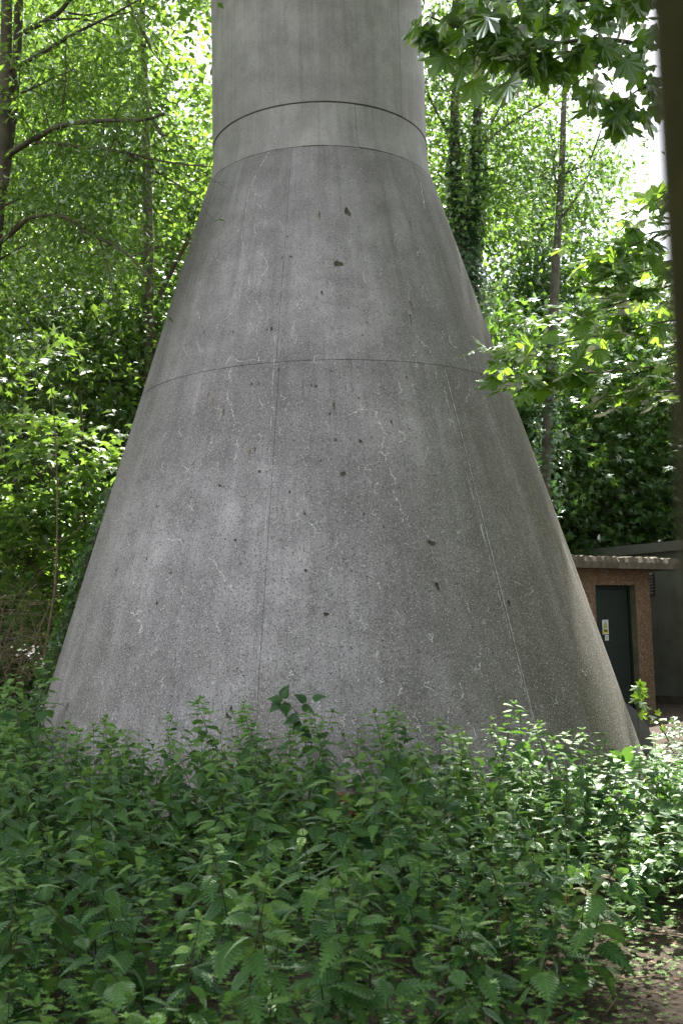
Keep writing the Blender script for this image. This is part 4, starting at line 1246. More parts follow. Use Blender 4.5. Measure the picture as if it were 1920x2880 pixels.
for pts, n in mids:
    l = sy_branch(pts, 0.012, 0.003, (0, 0, random.uniform(2.5, 5)))
    leafy(l, int(n * 1.6), 0.10, 0.155, 0.18, 0.40)
# the rest of its crown hangs above and right of the picture
rng = np.random.default_rng(41)
C = []
while len(C) < 560:
    p = rng.normal(0, 1, 3); p /= np.linalg.norm(p); p *= rng.random() ** 0.4
    q = np.array([p[0] * 3.9 - 0.4, p[1] * 3.8 + 0.3, 8.6 + p[2] * 3.2])
    w = q + np.array([3.9, 7.6, 0])
    a, b = pxof(*w)
    if (a < 2150 and b > -480) or near_tower(*w) or sun_gap(*w): continue
    # the gap through which the sun reaches the brambles and path
    t = w[2] / SUND.z
    gx_, gy_ = w[0] - SUND.x * t, w[1] - SUND.y * t
    if gx_ > 0.9 + 0.12 * abs(gy_ - 6.5) and 4.0 < gy_ < 11: continue
    t = (w[2] - 4.0) / SUND.z   # and lights the lower sprays
    gx_, gy_ = w[0] - SUND.x * t, w[1] - SUND.y * t
    if 0.6 < gx_ < 3.4 and 7.6 < gy_ < 10 and w[2] > 4.5: continue
    C.append(q)
V, FA, t = sprays(np.array(C), 40, 0.4, 0.12, 0.14, rng, MAPF, 0.55)
obj('crown', npmesh('crown', V, FA, t), M['maple_far'], SYT)
print('sycamore leaves', NLEAF[0])

# ------------------------------------------------------------------ nettles
random.seed(100)
NET = [nettle_leaf('nettle_leaf', M['nettle'], 10, w, d, f) for w, d, f in ((0.33, 0.30, 0.14), (0.29, 0.5, 0.2), (0.36, 0.18, 0.10), (0.31, 0.7, 0.22))]
NETO = [nettle_leaf('yellowed_nettle_leaf', M['nettle_old'], 8, 0.33, 0.8, 0.25)]
NETT = [nettle_leaf('young_nettle_leaf', M['nettle_top'], 7, w, d, f) for w, d, f in ((0.30, 0.3, 0.2), (0.27, 0.55, 0.25))]
def tpl_of(me):
    v = np.array([x.co[:] for x in me.vertices], dtype=np.float32)
    me.calc_loop_triangles()
    return v, np.array([t.vertices[:] for t in me.loop_triangles])
NT_TPL = [tpl_of(nettle_leaf('t', M['nettle_mass'], 5, w, d, f)) for w, d, f in ((0.37, 0.35, 0.12), (0.34, 0.6, 0.18))]

def nettle(base, h, lean, seed, detailed, label, tassels=True):
    rnd = random.Random(seed)
    big = rnd.uniform(0.8, 1.2) * (1.05 if base[1] < 3.6 else 1.0)
    T = empty('nettle', base, label, 'nettle', 'stinging nettles in the patch')
    pts = [Vector((lean[0] * t ** 1.6, lean[1] * t ** 1.6, h * t - 0.03)) for t in np.linspace(0, 1, 7)]
    MB().tube(pts, [0.0036 - 0.0024 * i / 6 for i in range(7)], 5, False).build('stem', M['stem'], T, True)
    top = h
    z = 0.16 * h + rnd.uniform(0, 0.05)
    a = rnd.uniform(0, 6.28)
    leaves, tas = [], []
    while z < top + 0.001:
        t = z / h
        s = (0.117 if t < 0.6 else 0.117 - 0.061 * (t - 0.6) / 0.4) * rnd.uniform(0.75, 1.25) * big
        if t < 0.35 and rnd.random() < 0.4:
            z += 0.05; continue
        k = t ** 1.6
        p = Vector((lean[0] * k, lean[1] * k, z - 0.03))
        for sd in (0, math.pi):
            aa = a + sd + rnd.uniform(-0.3, 0.3)
            el = (rnd.uniform(-0.75, 0.1) if t < 0.8 else rnd.uniform(-0.2, 0.6))
            leaves.append((p + Vector((math.cos(aa), math.sin(aa), 0.25)) * s * 0.22, aa, el, s, t > 0.9, rnd.uniform(-0.35, 0.35)))
        if tassels and 0.5 < t < 0.9:
            tas.append((p, a + 0.7, 0.045)); tas.append((p, a + 3.8, 0.045))
        a += math.pi / 2 + rnd.uniform(-0.2, 0.2)
        z += (0.07 if t < 0.6 else 0.07 - 0.042 * (t - 0.6) / 0.4) * rnd.uniform(0.8, 1.15)
    for i in range(4):
        leaves.append((pts[-1] + Vector((0, 0, 0.002)), a + i * 1.57, rnd.uniform(0.6, 1.1), 0.034 * rnd.uniform(0.8, 1.2), True, 0))
    if detailed:
        for p, aa, el, s, young, tw in leaves:
            o = obj('leaf', rnd.choice(NETT if young else NETO if rnd.random() < (0.02 if p.z < 0.35 else 0.002) else NET), None, T)
            m = Matrix.Rotation(aa - math.pi / 2, 4, 'Z') @ Matrix.Rotation(el, 4, 'X') @ Matrix.Rotation(tw, 4, 'Y')
            o.matrix_local = Matrix.Translation(p) @ m @ Matrix.Scale(s, 4)
    else:
        n = len(leaves)
        P = np.array([l[0][:] for l in leaves])
        D = np.array([(math.cos(l[1]) * math.cos(l[2]), math.sin(l[1]) * math.cos(l[2]), math.sin(l[2])) for l in leaves])
        Nn = np.array([(-math.sin(l[1]) * l[5], math.cos(l[1]) * l[5], 1.0) for l in leaves]) + D * 0.0
        t = np.array([0.95 if l[4] else rnd.uniform(0, 0.55) for l in leaves])
        V, FA, tt = leaf_cloud(P, D, Nn, np.array([l[3] for l in leaves]), t, NT_TPL[seed % 2])
        tag(obj('foliage', npmesh('foliage', V, FA, tt, smooth=True), M['nettle_mass'], T), kind='stuff')
    if tas and detailed and rnd.random() < 0.45:
        v, f = [], []
        for p, aa, l in tas:
            for q in range(3):
                b_ = aa + rnd.uniform(-.5, .5)
                for s_ in range(7):
                    c = p + Vector((math.cos(b_) * l * s_ / 6, math.sin(b_) * l * s_ / 6, -0.035 * (s_ / 6) ** 1.5 + rnd.uniform(-.003, .003)))
                    i = len(v); r_ = 0.0022
                    v += [c + Vector((r_, 0, 0)), c + Vector((-r_ * .5, r_, 0)), c + Vector((-r_ * .5, -r_, 0)), c + Vector((0, 0, r_ * 2))]
                    f += [(i, i + 1, i + 3), (i + 1, i + 2, i + 3), (i + 2, i, i + 3)]
        tag(obj('flower_tassel', pymesh('flower_tassel', v, f), M['tassel'], T), kind='stuff')
    return T

def patch_right(y):      # right edge of the nettle patch along the path
    return 0.98 + (y - 4.3) * 0.49 if y < 6.2 else 1.91 + (y - 6.2) * 0.9
HOLLOWS = [(-0.66, 4.9, 0.34, 0.42), (-0.35, 4.2, 0.2, 0.3), (0.2, 4.55, 0.26, 0.3), (0.14, 3.5, 0.2, 0.3), (-0.62, 3.45, 0.2, 0.28), (0.62, 4.1, 0.18, 0.3), (-1.5, 5.6, 0.3, 0.3), (0.75, 5.5, 0.24, 0.3), (-0.2, 6.0, 0.3, 0.25), (-1.25, 4.3, 0.18, 0.25)]
def hollow(x, y):
    return any(((x - a) / c) ** 2 + ((y - b) / d) ** 2 < 1.5 for a, b, c, d in HOLLOWS)
plants = []
random.seed(2024)
tries = 0
while len(plants) < 345 and tries < 20000:
    tries += 1
    y = random.uniform(2.55, 8.1)
    half = 0.335 * y + 0.25
    x = random.uniform(-half, half)
    if x > patch_right(y) - 0.04: continue
    if math.hypot(x - TX, y - TY) < prof(0.0) + 0.07: continue
    # a few hollows in the patch
    if hollow(x, y) and random.random() < 0.93: continue
    if math.sin(x * 2.9 + 1.3) * math.sin(y * 2.3 + 0.4 + x) < -0.45 and random.random() < 0.7: continue
    if any((x - p[0]) ** 2 + (y - p[1]) ** 2 < 0.0125 for p in plants): continue
    plants.append((x, y))
plants.sort(key=lambda p: p[1])
for i, (x, y) in enumerate(plants):
    h = 0.62 + 0.36 * min(1, max(0, (y - 2.6) / 3.2)) + random.gauss(0, 0.14) + 0.2 * math.sin(x * 2.9 + 1.3) * math.sin(y * 2.3 + 0.4 + x)
    if y > 7.0: h -= 0.12 * (y - 7.0)
    if x > patch_right(y) - 0.3: h *= 0.8
    ux, uy = pxof(x - 0.05, y - 0.05, h)
    lim = float(np.interp(ux, [0, 200, 400, 700, 900, 1200, 1400, 1550, 1650, 1750, 1920], [1950, 1970, 2030, 2060, 2020, 2065, 2075, 2080, 2165, 2180, 2130])) + random.choice((-100, -50, -10, 40, 90, 160)) + random.uniform(-25, 25)
    if abs(ux - 998) < 62 and y > 5.9: lim = 2265
    if uy < lim: h -= (lim - uy) / F * y
    rgt = x > 1.15 and y > 5
    u = pxof(x, y, h)[0]
    cols = ['at the left edge of the picture', 'below the left flank of the cone', 'in line with the left seam of the cone', 'left of the masonry stub', 'in line with the masonry stub', 'below the middle of the right panel', 'in line with the right seam of the cone', 'along the bare path']
    col_ = cols[min(7, max(0, int(u / 240)))]
    row = ('large-leaved nettle at the very front' if y < 3.3 else 'nettle in the second rank' if y < 4.2 else 'shaded nettle in the middle rank' if y < 5.2 else 'nettle behind the middle of the patch' if y < 6.3 else 'tall nettle near the tower foot' if y < 7.2 else 'nettle touching the tower foot')
    if rgt: row = row.replace('shaded', 'dappled')
    lab = row + ', ' + col_
    nettle((x, y, 0), max(0.4, h), (random.gauss(-0.09, 0.2), random.gauss(-0.1, 0.16)), i, i < 175, lab)
# four taller ones that break the skyline of the patch
for j, (a, b, d) in enumerate([(1530, 2052, 6.6), (1385, 2012, 7.0), (875, 1985, 7.1), (1068, 2030, 7.0), (560, 2000, 6.9), (300, 2015, 6.6)]):
    p = at(a, b, d)
    nettle((p.x + 0.08, p.y + 0.03, 0), p.z, (-0.09, -0.04), 900 + j, True, ['tallest sunlit nettle, rising against the right seam of the cone', 'lone tall nettle rising right of the tower centre', 'tall nettle beside the bramble shoot before the cone', 'tall leaning nettle close right of the masonry stub', 'tall nettle rising before the left seam of the cone', 'tall nettle at the left foot of the cone'][j])

random.seed(404)
for j, (a, lab) in enumerate([(90, 'nettle tip rising highest at the left picture edge'), (200, 'nettle tip rising over the left end of the skyline of the patch'), (440, 'thin nettle tip rising left of the left seam'), (640, 'nettle tip rising just left of the left seam foot'), (760, 'nettle tip rising between the left seam and the bramble shoot'), (940, 'nettle tip rising just right of the bramble shoot'), (1080, 'nettle tip rising right of the masonry stub'), (1180, 'nettle tip rising midway between stub and right seam'), (1260, 'pale nettle tip rising well left of the right seam'), (1450, 'nettle tip rising just left of the right seam'), (1580, 'nettle tip rising just right of the right seam'), (680, 'short nettle tip at the foot of the left seam'), (825, 'nettle crowding the left of the bramble shoot'), (895, 'nettle crowding behind the bramble shoot'), (912, 'bushy nettle tip a little left of the masonry stub'), (1110, 'bushy nettle tip well right of the masonry stub'), (30, 'nettle cut by the left picture edge at the top of the patch')]):
    p = at(a, random.uniform(1985, 2060) if 780 < a < 1100 else random.uniform(2010, 2085), random.uniform(6.3, 7.3))
    nettle((p.x + random.uniform(0, 0.15), p.y + 0.03, 0), p.z, (random.gauss(-0.1, 0.12), -0.04), 950 + j, True, lab)

# older leaves and runners deep in the patch, too many and too hidden to count
rng = np.random.default_rng(77)
P, D, Nn = [], [], []
while len(P) < 2300:
    y = rng.uniform(2.7, 8.0); x = rng.uniform(-0.34 * y - 0.2, 0.34 * y)
    if x > patch_right(y) - 0.06 or math.hypot(x - TX, y - TY) < prof(0) + 0.12: continue
    if hollow(x, y): continue
    a = rng.random() * 6.28
    P.append((x, y, rng.uniform(0.05, 0.36))); D.append((math.cos(a), math.sin(a), rng.uniform(-0.6, 0.3))); Nn.append((rng.normal(0, .3), rng.normal(0, .3), 1))
V, FA, t = leaf_cloud(np.array(P), np.array(D), np.array(Nn), rng.uniform(0.05, 0.1, len(P)), rng.uniform(0, 0.35, len(P)), tpl_of(nettle_leaf('t', M['nettle_mass'], 4, 0.34, 0.5, 0.15)))
tag(obj('undergrowth', npmesh('undergrowth', V, FA, t, smooth=True), M['nettle_mass']), 'dark lower leaves filling the depths of the nettle patch', 'undergrowth', kind='stuff')

P, D, Nn = [], [], []
while len(P) < 4200:      # the nettle bed goes on past the left edge of the picture
    y = rng.uniform(1.6, 10.5); x = rng.uniform(-5.2, -0.34 * y - 0.15)
    if math.hypot(x - TX, y - TY) < prof(0) + 0.12: continue
    a = rng.random() * 6.28
    P.append((x, y, (0.78 + 0.1 * math.sin(x * 3) * math.sin(y * 2.2)) * rng.random() ** 0.55)); D.append((math.cos(a), math.sin(a), rng.uniform(-0.6, 0.2))); Nn.append((rng.normal(0, .3), rng.normal(0, .3), 1))
V, FA, t = leaf_cloud(np.array(P), np.array(D), np.array(Nn), rng.uniform(0.07, 0.12, len(P)), rng.uniform(0, 0.8, len(P)), tpl_of(nettle_leaf('t', M['nettle_mass'], 4, 0.34, 0.5, 0.15)))
tag(obj('nettle_bed', npmesh('nettle_bed', V, FA, t, smooth=True), M['nettle_mass']), 'mass of nettles running on past the left picture edge', 'undergrowth', kind='stuff')

# ------------------------------------------------------------------ cleavers and small weeds between the nettles (nobody could count them)
def whorls(n, area, hmax, rng, size=0.022):
    P, D, Nn, S = [], [], [], []
    for _ in range(n):
        x, y = area(rng)
        h = rng.uniform(0.05, hmax)
        dx, dy = rng.normal(0, 0.12, 2)
        for t in np.linspace(0.1, 1, max(3, int(h / 0.055))):
            c = np.array([x + dx * t, y + dy * t, h * t])
            a0 = rng.random() * 6.28
            for k in range(6):
                a = a0 + k * 1.047
                P.append(c); D.append((math.cos(a), math.sin(a), 0.35)); Nn.append((0, 0, 1)); S.append(size * rng.uniform(0.7, 1.2))
    return leaf_cloud(np.array(P), np.array(D, dtype=float), np.array(Nn, dtype=float), np.array(S), rng.random(len(P)), LAN)
rng = np.random.default_rng(55)
def in_patch(r):
    while True:
        y = r.uniform(2.6, 8.0); x = r.uniform(-0.34 * y - 0.2, 0.34 * y)
        if x < patch_right(y) + 0.05 and math.hypot(x - TX, y - TY) > 3.3: return x, y
V, FA, t = whorls(1000, in_patch, 0.74, rng)
c = obj('cleavers', npmesh('cleavers', V, FA, t), M['cleavers'])
tag(c, 'fine whorled cleavers scrambling between the nettles', 'weeds', kind='stuff')

# ------------------------------------------------------------------ brambles
BR = OV
def petals(v, f, c, r, rng):
    n = Vector((rng.normal(0, .5), -0.5 + rng.normal(0, .4), 0.8)).normalized()
    x = n.cross(Vector((0, 0, 1))).normalized(); y = n.cross(x)
    for k in range(5):
        a = k * 1.2566 + rng.random() * 0.2
        d = x * math.cos(a) + y * math.sin(a); e = x * -math.sin(a) + y * math.cos(a)
        i = len(v)
        v += [c, c + d * r * 0.65 + e * r * 0.36 + n * r * .12, c + d * r + n * r * 0.2, c + d * r * 0.65 - e * r * 0.36 + n * r * .12]
        f.append((i, i + 1, i + 2, i + 3))
def bramble(name, label, base, canes, n_leaf, size, seed, flowers=0, sp=0.14, mat='bramble', group='brambles round the tower foot', fl_at=None):
    rng = np.random.default_rng(seed)
    random.seed(seed)
    T = empty(name, (base[0], base[1], 0), label, 'bramble', group)
    inv = Vector((-base[0], -base[1], 0))
    lines = []
    for c in canes:
        line = spline([Vector(p) + inv for p in c], 7)
        MB().tube(line, [0.006 - 0.0035 * i / (len(line) - 1) for i in range(len(line))], 5, False).build('cane', M['greenstem'], T, True)
        lines.append(line)
    P, D, Nn, S = [], [], [], []
    for _ in range(n_leaf):      # leaves in threes
        l = lines[rng.integers(len(lines))]
        p = np.array(l[rng.integers(1, len(l))]) + rng.normal(0, sp, 3) * np.array([1, 1, 0.55])
        if p[2] < 0.03: p[2] = 0.03 + rng.random() * 0.1
        w = p - np.array(inv)
        if math.hypot(w[0] - TX, w[1] - TY) < prof(w[2]) + 0.03: continue
        a = rng.random() * 6.28
        s = size * rng.uniform(0.7, 1.25)
        nn = np.array([rng.normal(0, .35), rng.normal(0, .35) - 0.1, 1])
        for k, m in ((0, 1.1), (1.25, 0.9), (-1.25, 0.9)):
            P.append(p); D.append((math.cos(a + k), math.sin(a + k), rng.normal(-0.1, 0.25))); Nn.append(nn); S.append(s * m)
    if P:
        tv = BR[0].copy(); tv[:, 0] *= 1.35
        V, FA, t = leaf_cloud(np.array(P), np.array(D), np.array(Nn), np.array(S), rng.random(len(P)), (tv, BR[1]))
        tag(obj('foliage', npmesh('foliage', V, FA, t), M[mat], T), kind='stuff')
    for _ in range(flowers):
        l = lines[rng.integers(len(lines))]
        c = Vector(l[rng.integers(len(l) // 2, len(l))]) + Vector(rng.normal(0, sp * 0.6, 3)) + Vector((0, -0.03, 0.05))
        v, f = [], []
        petals(v, f, c, rng.uniform(0.012, 0.02), rng)
        obj('flower', pymesh('flower', v, f), M['petal'], T)
    return T
def arch(x, y, dx, dy, h, r):
    return [(x, y, 0), (x + dx * 0.3, y + dy * 0.3, h * 0.8), (x + dx * 0.65, y + dy * 0.65, h), (x + dx, y + dy, h * r)]
random.seed(3)
def clump(x, y, n, reach, h):
    return [arch(x + random.uniform(-.15, .15), y + random.uniform(-.15, .15), math.cos(a) * reach * random.uniform(.6, 1.1), math.sin(a) * reach * random.uniform(.6, 1.1), h * random.uniform(.6, 1.1), random.uniform(.4, .8)) for a in [random.uniform(0, 6.28) for _ in range(n)]]
for i, (x, y, h, lab, fl) in enumerate([(2.15, 6.7, 0.48, 'sunlit bramble bush nearest the path right of the nettles', 4), (2.75, 7.6, 0.46, 'sunlit bramble bush at the right edge of the picture', 10), (2.6, 8.9, 0.34, 'bramble with pale flowers close to the right foot of the cone', 12), (3.35, 9.6, 0.3, 'low bramble in sun between the cone and the hut', 8),
                                        (3.75, 11.0, 0.2, 'low bramble before the half-sunk grey slab', 5), (4.4, 12.8, 0.25, 'bramble growing in front of the hut door', 4), (2.1, 5.7, 0.5, 'small leafy bramble where the path meets the patch', 0)]):
    bramble('bramble', lab, (x, y), clump(x, y, 9, 0.6, h), 330, 0.062, 300 + i, fl, 0.15)
# left bramble under the fence, with a flowering cane
q0 = at(60, 2040, 11.2)
bramble('bramble', 'shaded bramble with broad leaves at the left foot of the cone', (q0.x, q0.y), clump(q0.x, q0.y, 8, 0.55, 0.75) + clump(q0.x + 0.2, q0.y - 1.2, 7, 0.5, 0.7), 420, 0.075, 320, 0, 0.15)
q1 = at(-40, 2060, 9.4)
bramble('bramble', 'dense low bramble at the left edge above the nettles', (q1.x, q1.y), clump(q1.x, q1.y, 9, 0.6, 0.8), 360, 0.07, 321, 0, 0.15)
cane = [at(150, 1900, 11.0), at(125, 1878, 11.0), at(90, 1850, 10.9), at(45, 1838, 10.8)]
fb = bramble('flowering_bramble', 'arching bramble cane with clusters of white blossom before the fence', (cane[0].x, cane[0].y), [[(cane[0].x + 0.1, cane[0].y, 0.0), *cane]], 14, 0.06, 322, 26, 0.07)
# bramble shoot with broad leaves standing up before the cone
ps = [at(865, 2140, 7.3), at(850, 2060, 7.3), at(830, 2000, 7.25), at(790, 1968, 7.2)]
BS = empty('bramble_shoot', (ps[0].x, ps[0].y, 0), 'upright bramble shoot with dark broad leaves against the cone', 'bramble')
bi = Vector((-ps[0].x, -ps[0].y, 0))
MB().tube(spline([Vector((0.01, 0, 0))] + [p + bi for p in ps], 6), [0.005 - 0.0028 * i / 24 for i in range(25)], 6, False).build('cane', M['stem'], BS, True)
MB().tube(spline([at(832, 2003, 7.25) + bi, at(850, 1985, 7.2) + bi, at(880, 1962, 7.2) + bi], 6), 0.002, 5, False).build('cane', M['stem'], BS, True)
def round_leaf(name, mat):
    v, f = [(0, 0, 0)], []
    n = 14
    for k in range(n):
        a = 2 * math.pi * k / n
        r = 0.42 + 0.03 * (k % 2)
        v.append((r * math.sin(a) * 0.85, 0.5 - r * math.cos(a) * 1.15, -0.12 * (math.sin(a) ** 2) + 0.02 * (k % 2)))
    v[0] = (0, 0.5, 0.03)
    f = [(0, 1 + k, 1 + (k + 1) % n) for k in range(n)]
    me = pymesh(name, v, f, True); me.materials.append(mat)
    return me
M['shoot'] = leaf_mat('shoot_leaf', (0.02, 0.062, 0.018), (0.03, 0.085, 0.022), (0.08, 0.2, 0.03), 0.3, 0.08, 0.4, objrand=True)
M['broad'] = leaf_mat('broad_leaf', (0.05, 0.12, 0.045), (0.075, 0.16, 0.06), (0.16, 0.34, 0.04), 0.4, 0.14, 0.4, objrand=True)
RL = nettle_leaf('shoot_leaf', M['shoot'], 9, 0.42, 0.25, 0.1); RB = round_leaf('broad_leaf', M['broad'])
def px_leaf(me, a, b, d, da, db, size, parent, inv, nrm=(0, -0.6, 0.8)):
    p = at(a, b, d); e = at(a + da, b + db, d - 0.01)
    dd = (e - p).normalized(); x = dd.cross(Vector(nrm)).normalized(); z = x.cross(dd)
    o = obj('leaf', me, None, parent)
    o.matrix_local = Matrix.Translation(p + inv) @ Matrix((x, dd, z)).transposed().to_4x4() @ Matrix.Scale(size, 4)
for a, b, da, db in [(795, 1968, -40, -8), (788, 1972, -30, 25), (800, 1975, 5, 30), (792, 1964, 10, -25), (878, 1964, 30, -8), (862, 1972, -25, -18), (850, 1985, 25, 12), (838, 2010, -30, 16), (835, 2015, -50, 22), (848, 2040, 20, 30), (852, 2060, 25, 25), (845, 2030, -25, 30)]:
    px_leaf(RL, a, b, 7.22, da, db, 0.085 + 0.02 * random.random(), BS, bi)
# broad round-leaved plant by the right edge of the cone
pb = at(1752, 2185, 9.0)
BP = empty('broad_leaved_plant', (pb.x, pb.y, 0), 'plant with big rounded leaves against the right edge of the cone', 'plant')
bi = Vector((-pb.x, -pb.y, 0))
for a, b, da, db, s in [(1760, 2150, 8, -50, 0.15), (1748, 2155, -22, -40, 0.15), (1765, 2160, 32, -30, 0.15), (1755, 2165, -10, -30, 0.13), (1745, 2170, -35, 12, 0.14), (1750, 2175, 35, -10, 0.12), (1740, 2160, -45, -18, 0.12)]:
    px_leaf(RB, a, b, 9.0, da, db, s, BP, bi, (random.uniform(-.3, .3), -0.7, 0.6))
MB().tube(spline([(0, 0, 0), at(1750, 2170, 9.0) + bi, at(1758, 2150, 9.0) + bi], 6), 0.005, 6, False).build('stem', M['greenstem'], BP, True)
# sycamore seedling glowing in the sun before the hut
ys = [sycamore_leaf('seedling_leaf', M['maple_young'], c, 0.1) for c in (0.2, 0.35)]
p0 = at(1795, 2090, 11.6)
SS = empty('sycamore_seedling', (p0.x, p0.y, 0), 'bright backlit sycamore seedling in front of the hut door', 'seedling')
bi = Vector((-p0.x, -p0.y, 0))
MB().tube(spline([(0, 0, -0.02), at(1793, 2000, 11.6) + bi, at(1798, 1950, 11.6) + bi, at(1800, 1925, 11.6) + bi], 6), 0.004, 6, False).build('stem', M['greenstem'], SS, True)
for a, b, da, db, s, nr in [(1800, 1935, 20, -20, .10, (.2, -1, .3)), (1798, 1945, 28, 14, .13, (.1, -1, .3)), (1796, 1948, -10, 22, .12, (-.1, -1, .3)), (1797, 1932, -26, 4, .12, (0, -.5, .9)), (1792, 1965, -35, 8, .13, (0, -.3, 1)), (1805, 1982, 45, 20, .14, (.3, -.7, .8)), (1802, 2005, 22, 22, .11, (0, -1, .4)), (1799, 1928, 0, -20, .08, (0, -.8, .5))]:
    px_leaf(ys[0] if da > 0 else ys[1], a - da * .4, b - db * .4, 11.6, da, db, s * 0.85, SS, bi, nr)
# yellow-green weed stems right of the slab
p0 = at(1882, 2110, 12.0)
WS = empty('flowering_weed', (p0.x, p0.y, 0), 'thick-stemmed yellow-green weed leaning left beside the sunk slab', 'weed')
bi = Vector((-p0.x, -p0.y, 0))
MB().tube(spline([(0.05, 0, 0), at(1872, 2070, 12) + bi, at(1858, 2045, 12) + bi, at(1845, 2018, 12) + bi], 6), 0.008, 7, False).build('stem', M['greenstem'], WS, True)
for a, b, da, db, s in [(1845, 2020, -18, -6, .1), (1845, 2016, 4, -16, .09), (1842, 2022, -14, 10, .08), (1866, 2068, -30, -4, .15), (1870, 2065, 14, -6, .11), (1868, 2064, -2, -12, .11), (1868, 2070, 22, -8, .12)]:
    px_leaf(ys[1], a, b, 12.0, da, db, s * 0.7, WS, bi, (0, -.4, .9))

# ------------------------------------------------------------------ climbers, twigs and stems at the left
rng = np.random.default_rng(66)
CL = empty('climbing_ivy', (TX, TY, 0), 'green climbing leaves clinging along the left rear edge of the cone', 'ivy')
P, D, Nn = [], [], []
for _ in range(1500):
    z = 0.1 + 2.9 * rng.random() ** 1.5
    th = -R(rng.uniform(79, 96))
    o = rng.uniform(0.03, 0.16) * (1.25 - 0.2 * z)
    P.append(skin(th, z, max(0.02, o))); n = np.array([math.sin(th), -math.cos(th), 0.4])
    D.append(n * 0.4 + rng.normal(0, .5, 3) + np.array([0, 0, -.5])); Nn.append(n + rng.normal(0, .35, 3))
V, FA, t = leaf_cloud(np.array(P), np.array(D), np.array(Nn), 0.075 * rng.uniform(.6, 1.3, len(P)), rng.random(len(P)), MAP)
obj('foliage', npmesh('foliage', V, FA, t), M['bramble'], CL)
tag(CL.children[0], kind='stuff')
for k in range(4):
    th = -R(82 + 4 * k)
    MB().tube([skin(th + 0.03 * math.sin(z * 3 + k), z, 0.015) for z in np.linspace(0, 2.6, 14)], 0.008, 5, False).build('stem', M['bark'], CL, True)
# slender bare sapling
SP_, L = branch_tree('bare_sapling', 'thin leaning sapling stem rising left of the cone', tuple(at(108, 1740, 12.5))[:2],
    [([(85, 2110, 12.5), (112, 1950, 12.5), (128, 1830, 12.5), (155, 1650, 12.5), (162, 1450, 12.5), (158, 1250, 12.5), (145, 1080, 12.5)], 0.022, 0.006)],
    [([(158, 1520, 12.5), (200, 1505, 12.4), (235, 1480, 12.4)], 0.006, 0.002), ([(160, 1540, 12.5), (120, 1545, 12.5), (60, 1470, 12.4)], 0.006, 0.002), ([(128, 1830, 12.5), (95, 1760, 12.5), (85, 1700, 12.4)], 0.008, 0.003), ([(157, 1240, 12.5), (115, 1210, 12.4), (60, 1190, 12.4)], 0.005, 0.002)], M['dry_twig'])
# tangle of dead twigs
random.seed(21)
p0 = at(55, 1950, 11.9)
DT = empty('dead_shrub', (p0.x, p0.y, 0), 'tangle of dead tan twigs in front of the fence', 'shrub')
for k in range(16):
    sx, sz = random.uniform(-70, 120), random.uniform(1500, 1800)
    mb = MB()
    def tw(a, b, dirx, diry, n, r):
        pts = [(a, b)]
        for _ in range(n):
            dirx += random.gauss(0, 9); diry += random.gauss(0, 8)
            pts.append((pts[-1][0] + dirx, pts[-1][1] + diry))
        d = random.uniform(11.5, 12.3)
        mb.tube(spline([at(x, y, d) - Vector((p0.x, p0.y, 0)) for x, y in pts], 4), r, 4, False)
        return pts
    main = tw(random.uniform(-40, 90), random.uniform(1780, 1960), random.uniform(-18, 22), random.uniform(-45, -20), 6, random.uniform(0.003, 0.006))
    for m_ in main[1:]:
        for _ in range(2):
            tw(m_[0], m_[1], random.gauss(0, 24), random.gauss(-6, 14), 3, random.uniform(0.0012, 0.0028))
    mb.build('twig', M['dry_twig'], DT, True)

# ------------------------------------------------------------------ litter, sprouts and sticks on the bare path
rng = np.random.default_rng(91)
M['litter'] = leaf_mat('dead_leaf', (0.10, 0.055, 0.032), (0.22, 0.145, 0.095), (0.12, 0.06, 0.03), 0.15, 0.04, 0.5)
n = 5200
y = rng.uniform(3.4, 12.5, n); x = rng.uniform(-0.2, 1, n) * 0.42 * y + 0.3
P = np.stack([x, y, ground_z(x, y) + rng.uniform(0.004, 0.018, n)], 1)
a = rng.random(n) * 6.28
D = np.stack([np.cos(a), np.sin(a), rng.normal(0, .25, n)], 1)
Nn = np.stack([rng.normal(0, .45, n), rng.normal(0, .45, n), np.ones(n)], 1)
V, FA, t = leaf_cloud(P, D, Nn, rng.uniform(0.012, 0.05, n), rng.random(n), OV)
tag(obj('leaf_litter', npmesh('leaf_litter', V, FA, t), M['litter']), 'brown leaf litter scattered over the bare soil of the path', 'leaf litter', kind='stuff')
def path_edge(r):
    while True:
        yy = r.uniform(3.6, 8.5)
        xx = patch_right(min(yy, 6.2)) + abs(r.normal(0, 0.45)) - 0.1
        if r.random() < 0.2: xx = r.uniform(0.9, 2.6)
        return xx, yy
V, FA, t = whorls(520, path_edge, 0.13, rng, 0.018)
tag(obj('seedling_weeds', npmesh('seedling_weeds', V, FA, t), M['cleavers']), 'tiny bright green weeds sprouting along the edge of the path', 'weeds', kind='stuff')
random.seed(14)
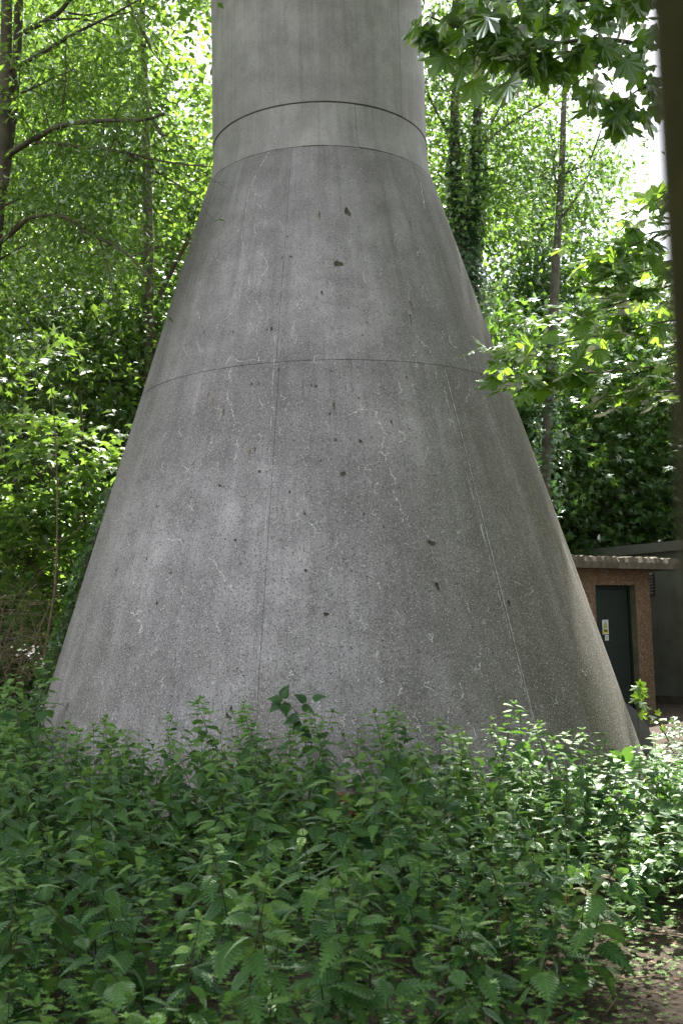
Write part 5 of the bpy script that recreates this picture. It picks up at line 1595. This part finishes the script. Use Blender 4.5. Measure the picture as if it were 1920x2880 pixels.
for i, (a_, b_, l, rz, lab) in enumerate([(1780, 2770, 0.30, 0.4, 'longest dead stick lying on the bare path at the lower right'), (1845, 2815, 0.14, 2.2, 'short forked-looking stick near the bottom right corner'), (1720, 2840, 0.2, 1.1, 'stick lying at the edge of the nettles by the bottom frame'), (1860, 2640, 0.22, 2.8, 'stick lying farthest up the bare path'), (1880, 2720, 0.1, 0.9, 'smallest stick, at the right frame edge on the path')]):
    v_ = ray(a_, b_); p_ = Vector((0, 0, EYE)) + v_ * (-EYE / v_.z)
    st = empty('stick', (p_.x, p_.y, 0), lab, 'stick', 'sticks on the path')
    MB().tube([(-l / 2 * math.cos(rz), -l / 2 * math.sin(rz), 0.022), (0.01, 0.01, 0.026), (l / 2 * math.cos(rz), l / 2 * math.sin(rz), 0.02)], [0.004, 0.0045, 0.0025], 6).build('wood', M['dry_twig'], st, True)

# ------------------------------------------------------------------ unseen wood added beside and behind the camera to block skylight
rng = np.random.default_rng(123)
C = []
TR_ = [(9, 12, 9), (10, 6, 11), (6.6, 1.5, 9), (7.2, 5.8, 8), (5.6, 3.8, 7.5), (6.4, 8.8, 7.5), (5.4, 0.6, 8.5), (9, -4, 12), (3.5, -6, 10), (-2, -6.5, 10), (0.5, -10, 13), (-7.5, -4, 12), (-10, 7, 12), (-8.6, 10.5, 11), (-10.5, 14, 12)]
for (x, y, h) in TR_:
    for _ in range(110):
        p = rng.normal(0, 1, 3); p /= np.linalg.norm(p); p *= rng.random() ** 0.35
        q = np.array([x + p[0] * 3.0, y + p[1] * 3.0, h * 0.55 + p[2] * h * 0.48])
        a, b = pxof(*q)
        mg = 200 + 1.9 * F / max(1.0, q[1])
        if q[1] > -1.0 and (q[1] < 0.8 and abs(q[0]) < 3.2 or q[1] >= 0.8 and -mg < a < 1920 + mg): continue
        if q[2] < 0.6: continue
        C.append(q)
V, FA, t = sprays(np.array(C), 40, 0.6, 0.22, 0.26, rng, OVF, 0.45)
W = obj('woodland', npmesh('woodland', V, FA, t), M['dark_tree'])
tag(W, 'unseen woodland mass added beside and behind the viewpoint for shade', 'woodland', kind='stuff')
